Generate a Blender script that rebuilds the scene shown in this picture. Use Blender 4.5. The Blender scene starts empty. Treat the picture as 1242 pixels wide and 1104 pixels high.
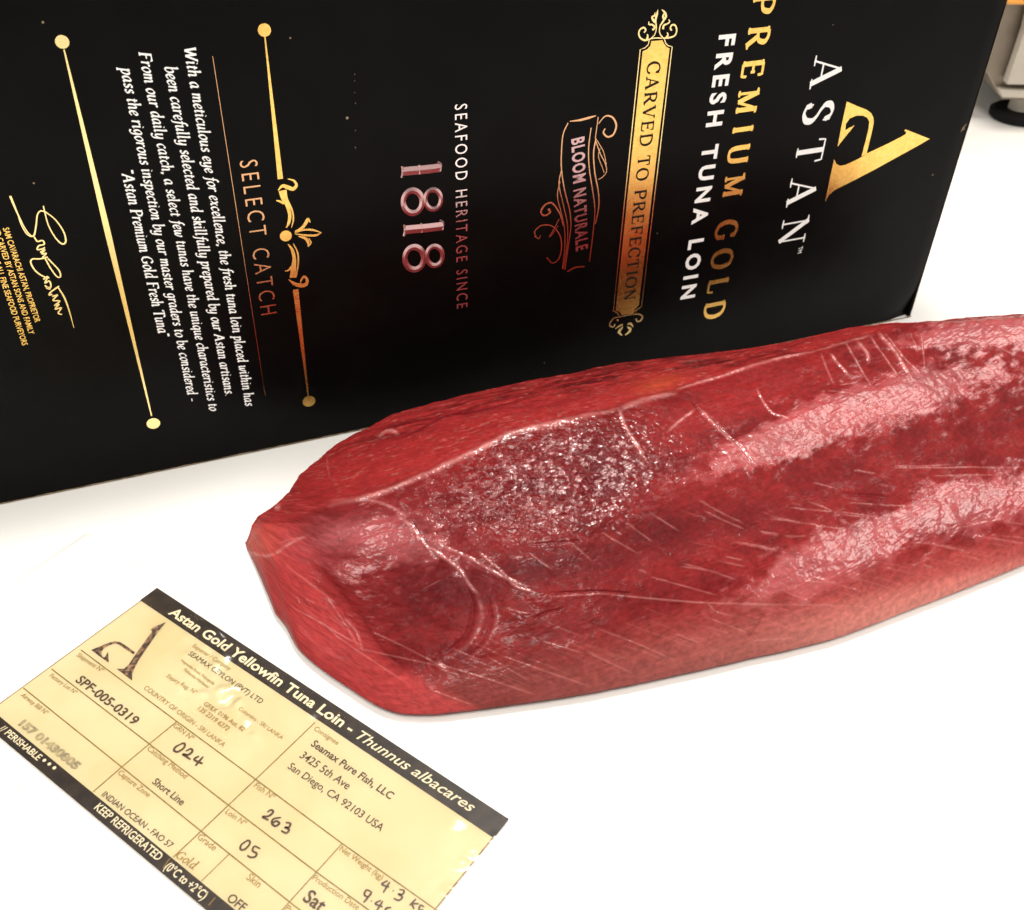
import bpy, math, random
import numpy as np
from math import sin, cos, radians, pi
from mathutils import Matrix, Vector
from mathutils.geometry import tessellate_polygon

random.seed(7)
RNG = np.random.default_rng(11)
S = bpy.context.scene
COL = S.collection

# ------------------------------------------------------------------ camera
H = 0.45                                   # camera height above the board, metres
FPX, PITCH, ROLL, BOXYAW, TAGYAW = 1259.06, 0.679102, 0.0312872, 0.386920, -0.599882
CX, CY = 621.0, 552.0
_r = np.array([1.0, 0, 0]); _f = np.array([0, cos(PITCH), -sin(PITCH)]); _u = np.array([0, sin(PITCH), cos(PITCH)])
RR = cos(ROLL) * _r + sin(ROLL) * _u
UU = -sin(ROLL) * _r + cos(ROLL) * _u
FF = _f
CAMP = np.array([0.0, 0.0, H])
cam_d = bpy.data.cameras.new("camera"); cam = bpy.data.objects.new("camera", cam_d); COL.objects.link(cam)
cam.matrix_world = Matrix(((RR[0], UU[0], -FF[0], 0), (RR[1], UU[1], -FF[1], 0), (RR[2], UU[2], -FF[2], H), (0, 0, 0, 1)))
cam_d.sensor_fit = 'HORIZONTAL'; cam_d.sensor_width = 36.0; cam_d.lens = 36.0 * FPX / 1242.0
cam_d.clip_start = 0.02; cam_d.clip_end = 50
cam_d.dof.use_dof = True; cam_d.dof.focus_distance = 0.60; cam_d.dof.aperture_fstop = 15.0
S.camera = cam

# ------------------------------------------------------------------ light
W = bpy.data.worlds.new("World"); S.world = W; W.use_nodes = True
W.node_tree.nodes["Background"].inputs[0].default_value = (1.0, 0.95, 0.89, 1)
W.node_tree.nodes["Background"].inputs[1].default_value = 0.36
S.view_settings.view_transform = 'Standard'; S.view_settings.look = 'None'
S.view_settings.exposure = -0.03; S.view_settings.gamma = 1.0

def area(name, loc, target, sx, sy, power, color=(1, 0.95, 0.88)):
    d = bpy.data.lights.new(name, 'AREA'); d.shape = 'RECTANGLE'; d.size = sx; d.size_y = sy; d.energy = power; d.color = color
    o = bpy.data.objects.new(name, d); COL.objects.link(o); o.location = loc
    o.rotation_euler = (Vector(target) - Vector(loc)).to_track_quat('-Z', 'Y').to_euler()
    return o
area("unseen_panel", (0.10, 0.85, 1.80), (0.0, 0.5, 0), 0.36, 0.26, 32)
area("unseen_panel.001", (1.45, 1.35, 1.80), (0.4, 0.6, 0), 0.75, 0.55, 11)  # added to reflect as the sheen on the loin's upper right
area("unseen_panel.002", (-2.2, 0.45, 1.85), (-0.1, 0.5, 0), 0.7, 0.8, 19)  # added so that the loin's left end catches a sheen
area("unseen_panel.003", (0.10, -0.55, 1.80), (0.0, 0.5, 0), 0.7, 0.5, 34)  # added fill from the front, for lettering, label and steep flesh
area("unseen_panel.004", (2.3, 0.25, 1.80), (0.4, 0.5, 0), 0.9, 0.8, 20)  # extra panel put in for the lower right sheen

# ------------------------------------------------------------------ planes in the place
def rays(p):
    p = np.atleast_2d(np.asarray(p, float))
    return (p[:, 0:1] - CX) * RR - (p[:, 1:2] - CY) * UU + FPX * FF
def on_z(p, z=0.0):
    d = rays(p); z = np.broadcast_to(np.asarray(z, float), (len(d),))
    t = (z - H) / d[:, 2]
    return CAMP + d * t[:, None]
def project(P):
    q = P - CAMP; w = q @ FF
    return CX + FPX * (q @ RR) / w, CY - FPX * (q @ UU) / w

class Plane:
    """a flat frame: origin, x axis (writing direction), y axis (letter up), normal"""
    def __init__(s, o, x, y, n): s.o, s.x, s.y, s.n = map(np.array, (o, x, y, n))
    def px(s, p):                                   # a point seen in the photograph -> coordinates on this plane
        d = rays(p); t = ((s.o - CAMP) @ s.n) / (d @ s.n); P = CAMP + d * t[:, None] - s.o
        return np.stack([P @ s.x, P @ s.y], 1)
    def w(s, q, off):
        q = np.atleast_2d(q); return s.o + q[:, :1] * s.x + q[:, 1:2] * s.y + np.reshape(off, (-1, 1)) * s.n
bu = np.array([cos(BOXYAW), sin(BOXYAW), 0]); bn = np.array([sin(BOXYAW), -cos(BOXYAW), 0])   # bn faces the viewer
B0 = on_z([(0, 612.5)])[0]
BOX = Plane(B0, np.array([0, 0, -1.0]), bu, bn)     # writing runs down, letters point right
tx = np.array([cos(TAGYAW), sin(TAGYAW), 0]); ty = np.array([-sin(TAGYAW), cos(TAGYAW), 0])
TAGZ = 0.0016
T0 = on_z([(190.5, 713.5)], TAGZ)[0]
TAG = Plane(T0, tx, ty, np.array([0, 0, 1.0]))

# ------------------------------------------------------------------ materials
def mat(name, base=(0.8, 0.8, 0.8), rough=0.5, metal=0.0, spec=0.5, coat=0.0, coat_rough=0.1, mottle=None, bump=None, sss=0.0, rough_var=0.0):
    m = bpy.data.materials.new(name); m.use_nodes = True; nt = m.node_tree; b = nt.nodes["Principled BSDF"]
    b.inputs["Base Color"].default_value = (*base, 1); b.inputs["Roughness"].default_value = rough
    b.inputs["Metallic"].default_value = metal; b.inputs["Specular IOR Level"].default_value = spec
    b.inputs["Coat Weight"].default_value = coat; b.inputs["Coat Roughness"].default_value = coat_rough
    tc = nt.nodes.new("ShaderNodeTexCoord")
    def noise(scale, detail=4):
        n = nt.nodes.new("ShaderNodeTexNoise"); n.inputs["Scale"].default_value = scale; n.inputs["Detail"].default_value = detail
        nt.links.new(tc.outputs["Object"], n.inputs["Vector"]); return n
    if mottle:
        col2, scale, lo, hi = mottle
        n = noise(scale); r = nt.nodes.new("ShaderNodeValToRGB"); r.color_ramp.elements[0].position = lo; r.color_ramp.elements[1].position = hi
        r.color_ramp.elements[0].color = (*base, 1); r.color_ramp.elements[1].color = (*col2, 1)
        nt.links.new(n.outputs["Fac"], r.inputs["Fac"]); nt.links.new(r.outputs["Color"], b.inputs["Base Color"])
    if rough_var:
        n = noise(60); mm = nt.nodes.new("ShaderNodeMapRange"); mm.inputs["To Min"].default_value = rough - rough_var; mm.inputs["To Max"].default_value = rough + rough_var
        nt.links.new(n.outputs["Fac"], mm.inputs["Value"]); nt.links.new(mm.outputs["Result"], b.inputs["Roughness"])
    if bump:
        prev = None
        for scale, dist in bump:
            n = noise(scale); bb = nt.nodes.new("ShaderNodeBump"); bb.inputs["Distance"].default_value = dist; bb.inputs["Strength"].default_value = 1
            nt.links.new(n.outputs["Fac"], bb.inputs["Height"])
            if prev: nt.links.new(prev.outputs["Normal"], bb.inputs["Normal"])
            prev = bb
        nt.links.new(prev.outputs["Normal"], b.inputs["Normal"])
    return m
M = {}
M['board'] = mat("white_plastic", (0.80, 0.79, 0.765), 0.42, spec=0.4, bump=[(900, 0.00003), (14, 0.0004)], mottle=((0.765, 0.755, 0.73), 9, 0.4, 0.75))
M['counter'] = mat("counter_surface", (0.74, 0.73, 0.70), 0.4, mottle=((0.66, 0.65, 0.62), 7, 0.4, 0.7))
M['floor'] = mat("floor_surface", (0.05, 0.045, 0.04), 0.5, mottle=((0.03, 0.03, 0.03), 5, 0.3, 0.7))
M['black'] = mat("black_coated_card", (0.0020, 0.0018, 0.0017), 0.30, spec=0.065, bump=[(1500, 0.000012), (7, 0.0009)], rough_var=0.06, mottle=((0.0034, 0.003, 0.0028), 30, 0.45, 0.8))
M['kraft'] = mat("kraft_card", (0.30, 0.22, 0.14), 0.85, spec=0.2, mottle=((0.12, 0.09, 0.06), 200, 0.3, 0.7))
M['foil'] = mat("gold_foil", (0.95, 0.62, 0.18), 0.27, metal=1, bump=[(1200, 0.00002), (35, 0.0003)], rough_var=0.07, mottle=((0.86, 0.50, 0.11), 400, 0.4, 0.75))
M['foil_pale'] = mat("pale_gold_foil", (0.95, 0.74, 0.34), 0.22, metal=1, bump=[(1500, 0.00003)])
M['foil_dim'] = mat("dim_foil", (0.66, 0.36, 0.19), 0.2, metal=1, bump=[(1200, 0.00002), (35, 0.0003)], rough_var=0.06)  # foil with its dim orange reflection painted into the base colour
M['silver_dim'] = mat("dim_silver_foil", (0.52, 0.33, 0.34), 0.2, metal=1, bump=[(1200, 0.00002), (30, 0.0002)])  # silver foil, dim pink reflection put into its colour
M['silver'] = mat("silver_foil", (0.74, 0.66, 0.66), 0.16, metal=1, bump=[(1000, 0.00002), (30, 0.0002)])
M['white_ink'] = mat("white_ink", (0.90, 0.89, 0.87), 0.45, spec=0.3, mottle=((0.80, 0.79, 0.77), 700, 0.45, 0.8))
M['black_ink'] = mat("black_ink", (0.010, 0.007, 0.005), 0.5, spec=0.2)
M['paper'] = mat("yellow_paper", (0.585, 0.505, 0.31), 0.7, spec=0.25, mottle=((0.52, 0.43, 0.23), 22, 0.35, 0.75), bump=[(700, 0.00003)])
M['tag_black'] = mat("tag_black_print", (0.020, 0.014, 0.011), 0.45, spec=0.3, mottle=((0.045, 0.030, 0.022), 160, 0.4, 0.8))
M['tag_ink'] = mat("tag_dark_ink", (0.055, 0.025, 0.010), 0.6, mottle=((0.10, 0.05, 0.02), 500, 0.45, 0.75))
M['tag_gold'] = mat("tag_fine_ink", (0.27, 0.16, 0.028), 0.6)
M['tag_line'] = mat("tag_rule_ink", (0.24, 0.15, 0.03), 0.6, mottle=((0.14, 0.08, 0.02), 300, 0.4, 0.7))
M['tag_grey'] = mat("tag_grey_ink", (0.22, 0.18, 0.11), 0.7, mottle=((0.42, 0.34, 0.18), 350, 0.35, 0.7))
M['tag_cream'] = mat("tag_cream_letter", (0.72, 0.62, 0.42), 0.6)
M['tag_picture'] = mat("tag_mottled_logo", (0.040, 0.022, 0.015), 0.5, mottle=((0.34, 0.19, 0.11), 420, 0.46, 0.64))
M['film_edge'] = mat("film_cut_edge", (0.36, 0.34, 0.31), 0.35, mottle=((0.75, 0.73, 0.70), 60, 0.35, 0.6))
M['steel'] = mat("brushed_steel", (0.30, 0.25, 0.20), 0.42, metal=0.6, bump=[(40, 0.0006)], mottle=((0.20, 0.165, 0.13), 12, 0.3, 0.7))
M['panel'] = mat("pale_enamel_panel", (0.50, 0.45, 0.38), 0.4, mottle=((0.44, 0.40, 0.34), 9, 0.3, 0.7))
M['rubber'] = mat("black_rubber", (0.005, 0.005, 0.005), 0.75, spec=0.15, bump=[(300, 0.0003)])
M['orange'] = mat("orange_plastic", (0.72, 0.30, 0.045), 0.4, mottle=((0.60, 0.24, 0.03), 12, 0.3, 0.7))

# ------------------------------------------------------------------ object helpers
def link(name, me, m=None, parent=None):
    o = bpy.data.objects.new(name, me); COL.objects.link(o)
    if m is not None: me.materials.append(m)
    if parent is not None: o.parent = parent
    return o
def mesh(name, V, F, smooth=False):
    me = bpy.data.meshes.new(name); me.from_pydata([tuple(map(float, v)) for v in V], [], [tuple(map(int, f)) for f in F]); me.update()
    if smooth: me.shade_smooth()
    return me
def tag(o, label=None, cat=None, group=None, kind=None):
    for k, v in (('label', label), ('category', cat), ('group', group), ('kind', kind)):
        if v: o[k] = v
    return o

def catmull(P, n=8, closed=False):
    P = np.asarray(P, float)
    if len(P) < 3: 
        t = np.linspace(0, 1, max(2, n))[:, None]; return P[:1] * (1 - t) + P[-1:] * t
    A = np.vstack([P[-1:], P, P[:2]]) if closed else np.vstack([2 * P[:1] - P[1:2], P, 2 * P[-1:] - P[-2:-1]])
    out = []
    for i in range(len(A) - 3):
        p0, p1, p2, p3 = A[i:i + 4]
        for t in np.linspace(0, 1, n, endpoint=False):
            out.append(0.5 * ((2 * p1) + (p2 - p0) * t + (2 * p0 - 5 * p1 + 4 * p2 - p3) * t * t + (3 * p1 - p0 - 3 * p2 + p3) * t ** 3))
    out.append(A[-2])
    return np.array(out)

class Ink:
    """flat print collected on one plane; successive strokes sit 12 micron above each other"""
    def __init__(s, plane, base=0.00025): s.p, s.b, s.V, s.F, s.k = plane, base, [], [], 0
    def _off(s): s.k += 1; return s.b + (s.k % 9) * 0.000014
    def add(s, q, faces, off):
        n = sum(len(v) for v in s.V); s.V.append(s.p.w(q, off)); s.F += [tuple(i + n for i in f) for f in faces]
    def ribbon(s, pts, w, raise_=0.0):
        """pts in plane units, w = half widths (scalar or array)"""
        P = np.asarray(pts, float); keep = [0] + [i for i in range(1, len(P)) if np.linalg.norm(P[i] - P[i - 1]) > 1e-7]
        w = np.broadcast_to(np.asarray(w, float), (len(P),))[keep]; P = P[keep]
        if len(P) < 2: return
        d = np.gradient(P, axis=0); d /= np.linalg.norm(d, axis=1)[:, None] + 1e-12; nn = np.stack([-d[:, 1], d[:, 0]], 1)
        off = s._off(); n = len(P)
        if raise_:
            q = np.vstack([P + nn * w[:, None], P, P - nn * w[:, None]]); o = np.concatenate([np.full(n, off), np.full(n, off + raise_), np.full(n, off)])
            F = [(i, n + i, n + i + 1, i + 1) for i in range(n - 1)] + [(n + i, 2 * n + i, 2 * n + i + 1, n + i + 1) for i in range(n - 1)]
        else:
            q = np.vstack([P + nn * w[:, None], P - nn * w[:, None]]); o = off
            F = [(i, n + i, n + i + 1, i + 1) for i in range(n - 1)]
        s.add(q, F, o)
    def stroke_px(s, pts, w, n=8, taper=(1, 1), raise_=0.0, smooth=True):
        """pts in photograph coordinates, w = full width in photograph pixels"""
        C = catmull(pts, n) if smooth else np.asarray(pts, float)
        q = s.p.px(C); sc = np.linalg.norm(s.p.px([C[0] + (1, 0)]) - s.p.px([C[0]]))
        sc2 = np.linalg.norm(s.p.px([C[0] + (0, 1)]) - s.p.px([C[0]])); sc = 0.5 * (sc + sc2)
        t = np.linspace(0, 1, len(q)); ww = np.interp(t, [0, 0.25, 0.75, 1], [taper[0], 1, 1, taper[1]]) if np.isscalar(w) else np.interp(t, np.linspace(0, 1, len(w)), w)
        s.ribbon(q, (w if np.isscalar(w) else 1.0) * ww * sc / 2, raise_)
    def poly(s, q):
        q = np.asarray(q, float); tris = tessellate_polygon([[Vector((a, b, 0)) for a, b in q]]); s.add(q, tris, s._off())
    def poly_px(s, p): s.poly(s.p.px(p))
    def disc_px(s, c, r, n=24):
        o = s.p.px([c])[0]; e = s.p.px([(c[0], c[1] + r)])[0]; R = np.linalg.norm(e - o); s.disc(o, R, n)
    def disc(s, o, R, n=16):
        a = np.arange(n) * 2 * pi / n; s.poly(np.stack([o[0] + R * np.cos(a), o[1] + R * np.sin(a)], 1))
    def build(s, name, m, parent, label=None):
        o = link(name, mesh(name, np.vstack(s.V), s.F), m, parent)
        if label: o['label'] = label
        return o

# ------------------------------------------------------------------ lettering with a broad pen (skeletons; x-height or cap height = 1)
IT = {  # italic lower case and capitals, x-height 1
 'a': (.80, [[(.6,.93),(.38,1),(.12,.75),(.06,.35),(.2,.0),(.42,.15),(.6,.6)], [(.6,1),(.57,.3),(.64,.0),(.8,.14)]]),
 'b': (.74, [[(-.02,1.5),(.12,1.62),(.1,.3),(.18,.04),(.38,.0),(.62,.3),(.64,.75),(.48,1),(.24,.85),(.1,.6)]]),
 'c': (.62, [[(.58,.86),(.42,1),(.14,.75),(.06,.35),(.22,.0),(.42,.03),(.58,.2)]]),
 'd': (.80, [[(.6,.93),(.38,1),(.12,.75),(.06,.35),(.2,.0),(.42,.15),(.6,.6)], [(.5,1.52),(.63,1.62),(.58,.3),(.64,.0),(.8,.14)]]),
 'e': (.64, [[(.1,.42),(.4,.52),(.56,.78),(.42,1),(.16,.8),(.06,.35),(.22,.0),(.42,.02),(.6,.2)]]),
 'f': (.50, [[(.66,1.5),(.5,1.62),(.34,1.3),(.24,.3),(.14,-.32),(-.08,-.45)], [(.04,.94),(.54,.94)]]),
 'g': (.76, [[(.6,.93),(.38,1),(.12,.75),(.08,.38),(.22,.08),(.42,.18),(.6,.6)], [(.62,1),(.6,.1),(.5,-.38),(.26,-.52),(.0,-.38)]]),
 'h': (.80, [[(-.02,1.5),(.12,1.62),(.1,.0)], [(.1,.55),(.34,.96),(.54,.92),(.56,.5),(.54,.12),(.62,.0),(.78,.14)]]),
 'i': (.40, [[(.0,.82),(.14,1),(.12,.25),(.18,.0),(.36,.14)], [(.16,1.36),(.20,1.44)]]),
 'j': (.36, [[(.0,.85),(.14,1),(.1,-.2),(-.1,-.45)], [(.16,1.36),(.20,1.44)]]),
 'k': (.70, [[(-.02,1.5),(.12,1.62),(.1,.0)], [(.12,.45),(.42,.98),(.54,.8),(.36,.56),(.14,.5)], [(.3,.54),(.5,.05),(.68,.1)]]),
 'l': (.40, [[(-.02,1.5),(.12,1.62),(.1,.22),(.18,.0),(.36,.14)]]),
 'm': (1.2, [[(.0,.82),(.14,1),(.1,.0)], [(.12,.55),(.34,.96),(.5,.92),(.52,.5),(.5,.0)], [(.52,.55),(.76,.96),(.92,.92),(.95,.5),(.93,.12),(1.02,.0),(1.18,.14)]]),
 'n': (.82, [[(.0,.82),(.14,1),(.1,.0)], [(.12,.55),(.34,.96),(.54,.92),(.56,.5),(.54,.12),(.62,.0),(.8,.14)]]),
 'o': (.72, [[(.4,1),(.14,.78),(.06,.36),(.22,.0),(.42,.06),(.62,.4),(.64,.78),(.5,.98),(.36,1)]]),
 'p': (.76, [[(.0,.85),(.14,1),(.06,-.5)], [(.12,.6),(.36,.98),(.58,.92),(.64,.6),(.5,.12),(.32,.0),(.14,.12)], [(-.1,-.5),(.22,-.5)]]),
 'q': (.76, [[(.6,.93),(.38,1),(.12,.75),(.06,.35),(.2,.0),(.42,.15),(.6,.6)], [(.64,1),(.56,-.5)]]),
 'r': (.56, [[(.0,.82),(.14,1),(.1,.0)], [(.12,.55),(.32,.94),(.46,1),(.56,.86)]]),
 's': (.58, [[(.52,.86),(.36,1),(.16,.86),(.2,.62),(.42,.42),(.46,.16),(.26,.0),(.04,.14)]]),
 't': (.50, [[(.24,1.3),(.16,.3),(.24,.0),(.44,.14)], [(.02,.94),(.46,.94)]]),
 'u': (.82, [[(.0,.82),(.14,1),(.1,.3),(.18,.0),(.38,.06),(.58,.5)], [(.62,1),(.57,.3),(.64,.0),(.8,.14)]]),
 'v': (.70, [[(.0,.85),(.14,1),(.22,.1),(.26,.0),(.5,.35),(.62,.8),(.54,1)]]),
 'w': (1.05, [[(.0,.85),(.14,1),(.14,.25),(.24,.0),(.44,.25),(.56,.9)], [(.56,.9),(.56,.2),(.66,.0),(.86,.35),(.98,.8),(.9,1)]]),
 'x': (.72, [[(.04,.9),(.2,.96),(.46,.04),(.66,.1)], [(.64,.95),(.02,.04)]]),
 'y': (.76, [[(.0,.82),(.14,1),(.12,.35),(.2,.04),(.4,.08),(.58,.5)], [(.64,1),(.6,.1),(.5,-.38),(.24,-.52),(.0,-.4)]]),
 'z': (.66, [[(.06,.95),(.56,.95),(.04,.03),(.6,.03)]]),
 'W': (1.6, [[(.1,1.5),(.42,.0)], [(.42,.0),(.86,1.4)], [(.78,1.5),(1.06,.0)], [(1.06,.0),(1.52,1.5)], [(-.06,1.5),(.3,1.5)], [(1.38,1.5),(1.66,1.5)]]),
 'F': (1.0, [[(.25,1.5),(.22,.0)], [(.1,1.5),(.98,1.5),(.96,1.3)], [(.25,.82),(.75,.82)], [(.02,.0),(.44,.0)]]),
 'A': (1.25, [[(.02,.0),(.62,1.5)], [(.62,1.5),(.98,.0)], [(.28,.5),(.84,.5)], [(-.1,.0),(.2,.0)], [(.8,.0),(1.16,.0)]]),
 'P': (1.0, [[(.25,1.5),(.22,.0)], [(.08,1.5),(.6,1.5),(.9,1.3),(.88,.95),(.6,.72),(.28,.72)], [(.02,.0),(.44,.0)]]),
 'G': (1.2, [[(1.02,1.2),(.8,1.5),(.4,1.4),(.1,.9),(.14,.3),(.5,.0),(.95,.14),(.98,.6)], [(.74,.62),(1.14,.62)]]),
 'T': (1.1, [[(.56,1.5),(.52,.0)], [(.06,1.25),(.1,1.5),(1.04,1.5),(1.06,1.25)], [(.34,.0),(.72,.0)]]),
 'S': (.95, [[(.84,1.25),(.6,1.5),(.26,1.32),(.3,.95),(.68,.6),(.7,.2),(.4,.0),(.08,.24)]]),
 '.': (.34, [[(.12,.02),(.16,.1)]]), ',': (.36, [[(.16,.1),(.14,-.1),(.04,-.28)]]), '-': (.7, [[(.08,.5),(.6,.5)]]),
 '"': (.5, [[(.12,1.55),(.16,1.25)], [(.34,1.55),(.38,1.25)]]), "'": (.3, [[(.12,1.55),(.16,1.25)]]), ' ': (.42, []),
}
K, N_ = 'k', 'n'
CP = {  # roman capitals: (advance, [(points, 'k' thick / 'n' thin / 'b' by pen)], serif positions (x, y))
 'A': (.92, [([(.12,0),(.45,1)], N_), ([(.45,1.02),(.80,0)], K), ([(.24,.34),(.66,.34)], N_)], [(.12,0),(.80,0)]),
 'C': (.90, [([(.80,.76),(.70,.94),(.46,1.0),(.20,.86),(.08,.5),(.20,.14),(.46,0),(.70,.06),(.83,.24)], 'b'), ([(.81,.98),(.81,.70)], N_)], []),
 'D': (.98, [([(.2,0),(.2,1)], K), ([(.2,.985),(.52,.98),(.80,.82),(.90,.5),(.80,.18),(.52,.02),(.2,.015)], 'b')], [(.2,0),(.2,1)]),
 'E': (.82, [([(.2,0),(.2,1)], K), ([(.2,.98),(.72,.98),(.73,.78)], N_), ([(.2,.52),(.58,.52)], N_), ([(.2,.02),(.74,.02),(.77,.24)], N_), ([(.58,.62),(.58,.42)], N_)], [(.2,0),(.2,1)]),
 'F': (.78, [([(.2,0),(.2,1)], K), ([(.2,.98),(.72,.98),(.73,.78)], N_), ([(.2,.50),(.58,.50)], N_), ([(.58,.60),(.58,.40)], N_)], [(.2,0),(.2,1)]),
 'G': (.98, [([(.82,.76),(.70,.94),(.46,1.0),(.20,.86),(.08,.5),(.20,.14),(.46,0),(.68,.03),(.84,.14)], 'b'), ([(.82,.98),(.82,.72)], N_), ([(.82,.42),(.82,.08)], K)], [(.82,.44)]),
 'I': (.42, [([(.21,0),(.21,1)], K)], [(.21,0),(.21,1)]),
 'L': (.78, [([(.2,0),(.2,1)], K), ([(.2,.02),(.72,.02),(.75,.26)], N_)], [(.2,0),(.2,1)]),
 'M': (1.16, [([(.2,0),(.2,1)], N_), ([(.2,1),(.58,.05)], K), ([(.58,.05),(.95,1)], N_), ([(.95,1),(.95,0)], K)], [(.2,0),(.95,0),(.14,1),(1.0,1)]),
 'N': (1.02, [([(.2,0),(.2,1)], N_), ([(.18,1),(.82,.0)], K), ([(.82,.0),(.82,1)], N_)], [(.2,0),(.16,1),(.82,1)]),
 'O': (1.0, [([(.5,1.0),(.2,.87),(.08,.5),(.2,.13),(.5,0),(.8,.13),(.92,.5),(.8,.87),(.5,1.0)], 'b')], []),
 'P': (.82, [([(.2,0),(.2,1)], K), ([(.2,.985),(.5,.98),(.72,.87),(.75,.73),(.66,.54),(.46,.46),(.2,.46)], 'b')], [(.2,0),(.2,1)]),
 'R': (.92, [([(.2,0),(.2,1)], K), ([(.2,.985),(.48,.98),(.68,.88),(.71,.74),(.62,.56),(.44,.49),(.2,.49)], 'b'), ([(.46,.49),(.82,.0)], K)], [(.2,0),(.2,1),(.84,0)]),
 'S': (.72, [([(.60,.78),(.50,.95),(.34,1.0),(.16,.90),(.14,.72),(.28,.58),(.48,.46),(.60,.30),(.56,.10),(.36,0),(.18,.05),(.10,.22)], 'b2'), ([(.60,.97),(.61,.72)], N_), ([(.10,.28),(.10,.03)], N_)], []),
 'T': (.86, [([(.43,0),(.43,1)], K), ([(.08,.74),(.10,.98),(.76,.98),(.78,.74)], N_)], [(.43,0)]),
 'U': (.98, [([(.18,1),(.18,.34),(.28,.06),(.5,0),(.72,.08),(.80,.34),(.80,1)], 'b')], [(.18,1),(.80,1)]),
 'V': (.90, [([(.10,1),(.46,0)], K), ([(.46,0),(.80,1)], N_)], [(.10,1),(.80,1)]),
 ' ': (.40, [], []),
}
def pen(P, a, b, phi):
    d = np.gradient(P, axis=0); th = np.arctan2(d[:, 1], d[:, 0]) - phi
    return 0.5 * np.sqrt((a * np.sin(th)) ** 2 + (b * np.cos(th)) ** 2)
def frame_of(plane, p0, p1, pc):
    """writing frame on a plane from three photo points: baseline start and end, top of a capital"""
    a, b, c = plane.px([p0, p1, pc]); e = (b - a); L = np.linalg.norm(e); e /= L; n = np.array([-e[1], e[0]])
    return a, e, n, L, abs((c - a) @ n)
def write_italic(ink, text, p0, p1, pc, heavy=1.0, shear=0.14):
    a, e, n, L, cap = frame_of(ink.p, p0, p1, pc); xh = cap / 1.5
    adv = sum(IT[c][0] + .10 for c in text); sx = L / (adv * 1.0)
    x = 0.0
    for c in text:
        w, strokes = IT[c]
        for st in strokes:
            P = catmull(st, 5) if len(st) > 2 and c.islower() else np.array([np.array(st[i]) * (1 - t) + np.array(st[i + 1]) * t for i in range(len(st) - 1) for t in (0, .5)] + [np.array(st[-1])])
            hw = pen(P, .215 * heavy, .085 * heavy, radians(38)) if (c.islower()) else pen(P, .23 * heavy, .09 * heavy, radians(20))
            if c in '.i' and len(st) == 2: hw = np.full(len(P), .10 * heavy)
            Q = np.stack([(x + P[:, 0] + P[:, 1] * shear) * sx, P[:, 1] * xh], 1)
            ink.ribbon(a + Q[:, :1] * e + Q[:, 1:2] * n, hw * (sx + xh) / 2)
        x += w + .10
def write_caps(ink, text, p0, p1, pc, thick=.15, thin=.05, serif=.09, phi=0.0, squeeze=1.0, smallfirst=False, raise_=0.0):
    a, e, n, L, cap = frame_of(ink.p, p0, p1, pc)
    nat = sum(CP[c][0] for c in text) - 0.2; tr = (L / cap / squeeze - nat) / max(1, len(text) - 1); x = -0.10
    for c in text:
        w, strokes, ser = CP[c]
        for st, kind in strokes:
            curved = kind[0] == 'b'
            P = catmull(st, 7) if curved else np.array([np.array(st[i]) * (1 - t) + np.array(st[i + 1]) * t for i in range(len(st) - 1) for t in (0, .25, .5, .75)] + [np.array(st[-1])])
            if kind == K: hw = np.full(len(P), thick / 2)
            elif kind == N_: hw = np.full(len(P), thin / 2)
            elif kind == 'b2': hw = pen(P, thick * 1.05, thin, radians(0)) * 0.6 + pen(P, thick * 1.25, thin, radians(150)) * 0.55
            else: hw = pen(P, thick * 1.08, thin * 1.1, phi)
            Q = np.stack([(x + P[:, 0]) * squeeze, P[:, 1]], 1) * cap
            ink.ribbon(a + Q[:, :1] * e + Q[:, 1:2] * n, hw * cap, raise_)
        for sx_, sy_ in ser:
            if not serif: break
            yy = sy_ + (thin / 2 if sy_ < .3 else -thin / 2)
            P = np.array([(sx_ - serif - thin, yy), (sx_, yy), (sx_ + serif + thin, yy)]); Q = np.stack([(x + P[:, 0]) * squeeze, P[:, 1]], 1) * cap
            ink.ribbon(a + Q[:, :1] * e + Q[:, 1:2] * n, np.array([thin * .3, thin * .62, thin * .3]) * cap)
        x += w + tr

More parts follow.
